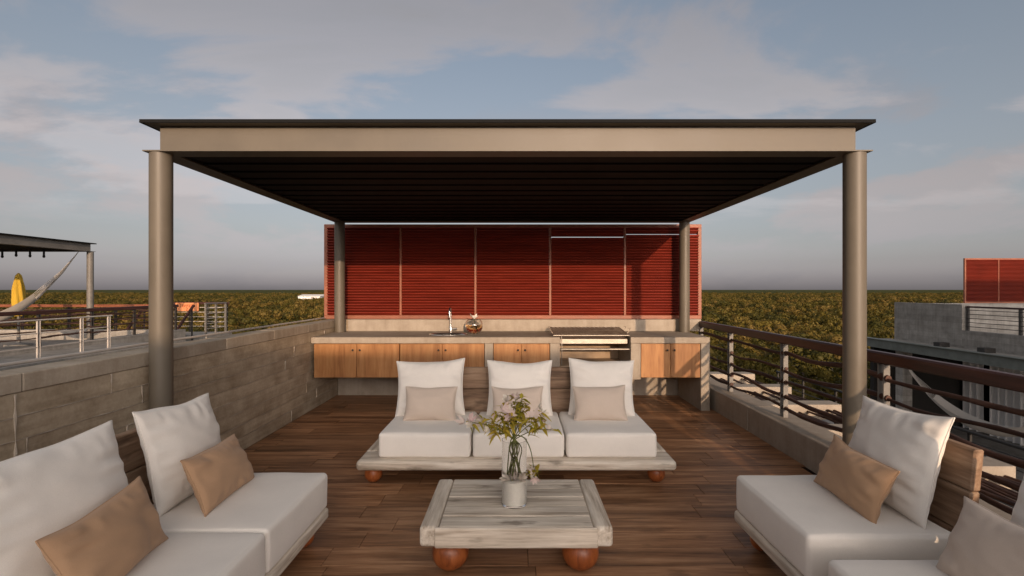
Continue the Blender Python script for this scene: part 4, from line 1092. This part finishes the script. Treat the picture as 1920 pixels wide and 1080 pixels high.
# farther trees: one mass of instanced crowns
pts = [(x, y, 0) for (x, y) in vis[285:]]
pts += [(x, y, 0) for (x, y) in spots if not in_view(x, y) and y > 26]
y = 120.0
while y < 900:
    st = 4.3 if y < 350 else 6.0
    wide = 2.0 if y < 350 else 1.5
    x = -wide * y
    while x < wide * y:
        pts.append((x + rnd.uniform(-2, 2), y + rnd.uniform(-2, 2), 0)); x += st
    y += st * (1.0 if y < 350 else 1.4)
col = bpy.data.collections.new('far_crowns')
for i, me in enumerate(crowns_far):
    o = bpy.data.objects.new('crown_source', me); col.objects.link(o)
pm = bpy.data.meshes.new('far_forest'); pm.from_pydata([(x, y, GROUND + rnd.uniform(3.6, 7.3) + 1.6 * noise.noise(Vector((x * 0.03, y * 0.03, 0)))) for x, y, z in pts], [], [])
fo = bpy.data.objects.new('far_forest', pm); C.objects.link(fo); tag(fo, 'green forest canopy reaching to the horizon', 'forest', kind='stuff')
ng = bpy.data.node_groups.new('scatter_crowns', 'GeometryNodeTree')
ng.interface.new_socket('Geometry', in_out='INPUT', socket_type='NodeSocketGeometry'); ng.interface.new_socket('Geometry', in_out='OUTPUT', socket_type='NodeSocketGeometry')
G = NT(ng)
gi, go = G.n('NodeGroupInput'), G.n('NodeGroupOutput')
mtp = G.n('GeometryNodeMeshToPoints'); iop = G.n('GeometryNodeInstanceOnPoints'); ci = G.n('GeometryNodeCollectionInfo')
ci.inputs['Collection'].default_value = col; ci.inputs['Separate Children'].default_value = True; ci.inputs['Reset Children'].default_value = True
iop.inputs['Pick Instance'].default_value = True
rv = G.n('FunctionNodeRandomValue', data_type='FLOAT_VECTOR'); rv.inputs['Max'].default_value = (0.2, 0.2, 6.28)
rs_ = G.n('FunctionNodeRandomValue', data_type='FLOAT'); rs_.inputs[2].default_value = 0.85; rs_.inputs[3].default_value = 1.5
G.l(gi.outputs[0], mtp.inputs[0]); G.l(mtp.outputs[0], iop.inputs['Points']); G.l(ci.outputs[0], iop.inputs['Instance'])
G.l(rv.outputs[0], iop.inputs['Rotation']); G.l(rs_.outputs[1], iop.inputs['Scale']); G.l(iop.outputs[0], go.inputs[0])
md = fo.modifiers.new('scatter', 'NODES'); md.node_group = ng
# canopy out to the horizon
m_ = MB(); vs = []; fs = []; rows = 90; cols = 240
for i in range(rows + 1):
    d = 820 * (14.0 ** (i / rows))
    for k in range(cols + 1):
        a = R(-80 + 160 * k / cols); x, y = d * math.sin(a), d * math.cos(a)
        z = GROUND + 5.6 + 2.3 * noise.noise(Vector((x * 0.011, y * 0.011, 0))) + 4.0 * noise.noise(Vector((x * 0.0011, y * 0.0011, 5))) * min(1, (d - 820) / 3000)
        vs.append((x, y, z))
for i in range(rows):
    for k in range(cols): fs.append((i * (cols + 1) + k, i * (cols + 1) + k + 1, (i + 1) * (cols + 1) + k + 1, (i + 1) * (cols + 1) + k)[::-1])
m_.add(vs, fs)
mf, tt, bb = mat('distant_canopy')
tcn = tt.n('ShaderNodeTexCoord'); nn = tt.n('ShaderNodeTexNoise', i_Scale=0.012, i_Detail=8.0, i_Roughness=0.7); tt.l(tcn.outputs['Object'], nn.inputs['Vector'])
tt.l(tt.ramp(nn.outputs[0], [(0.35, (0.035, 0.042, 0.012)), (0.55, (0.075, 0.075, 0.018)), (0.7, (0.12, 0.105, 0.025))]), bb.inputs['Base Color'])
bb.inputs['Roughness'].default_value = 0.9; bb.inputs['Specular IOR Level'].default_value = 0.05
bump(tt, bb, nn.outputs[0], 1.0, 6.0)
tag(m_.build('distant_forest', mf, None, 180), 'distant forest canopy along the horizon', 'forest', kind='stuff')
# warehouse in the forest
t = thing('warehouse', 'long low pale building standing far off in the forest', 'building', (-160, 390, GROUND))
MB().box(-169, -152, 380, 398, GROUND, -3.6).build('wall', M['warehouse'], t)
MB().add([(-169.5, 379.5, -3.6), (-151.5, 379.5, -3.6), (-151.5, 398.5, -3.6), (-169.5, 398.5, -3.6), (-169.5, 389, -2.2), (-151.5, 389, -2.2)],
         [(0, 1, 5, 4), (2, 3, 4, 5), (0, 4, 3), (1, 2, 5), (0, 3, 2, 1)]).build('roof', M['warehouse'], t)
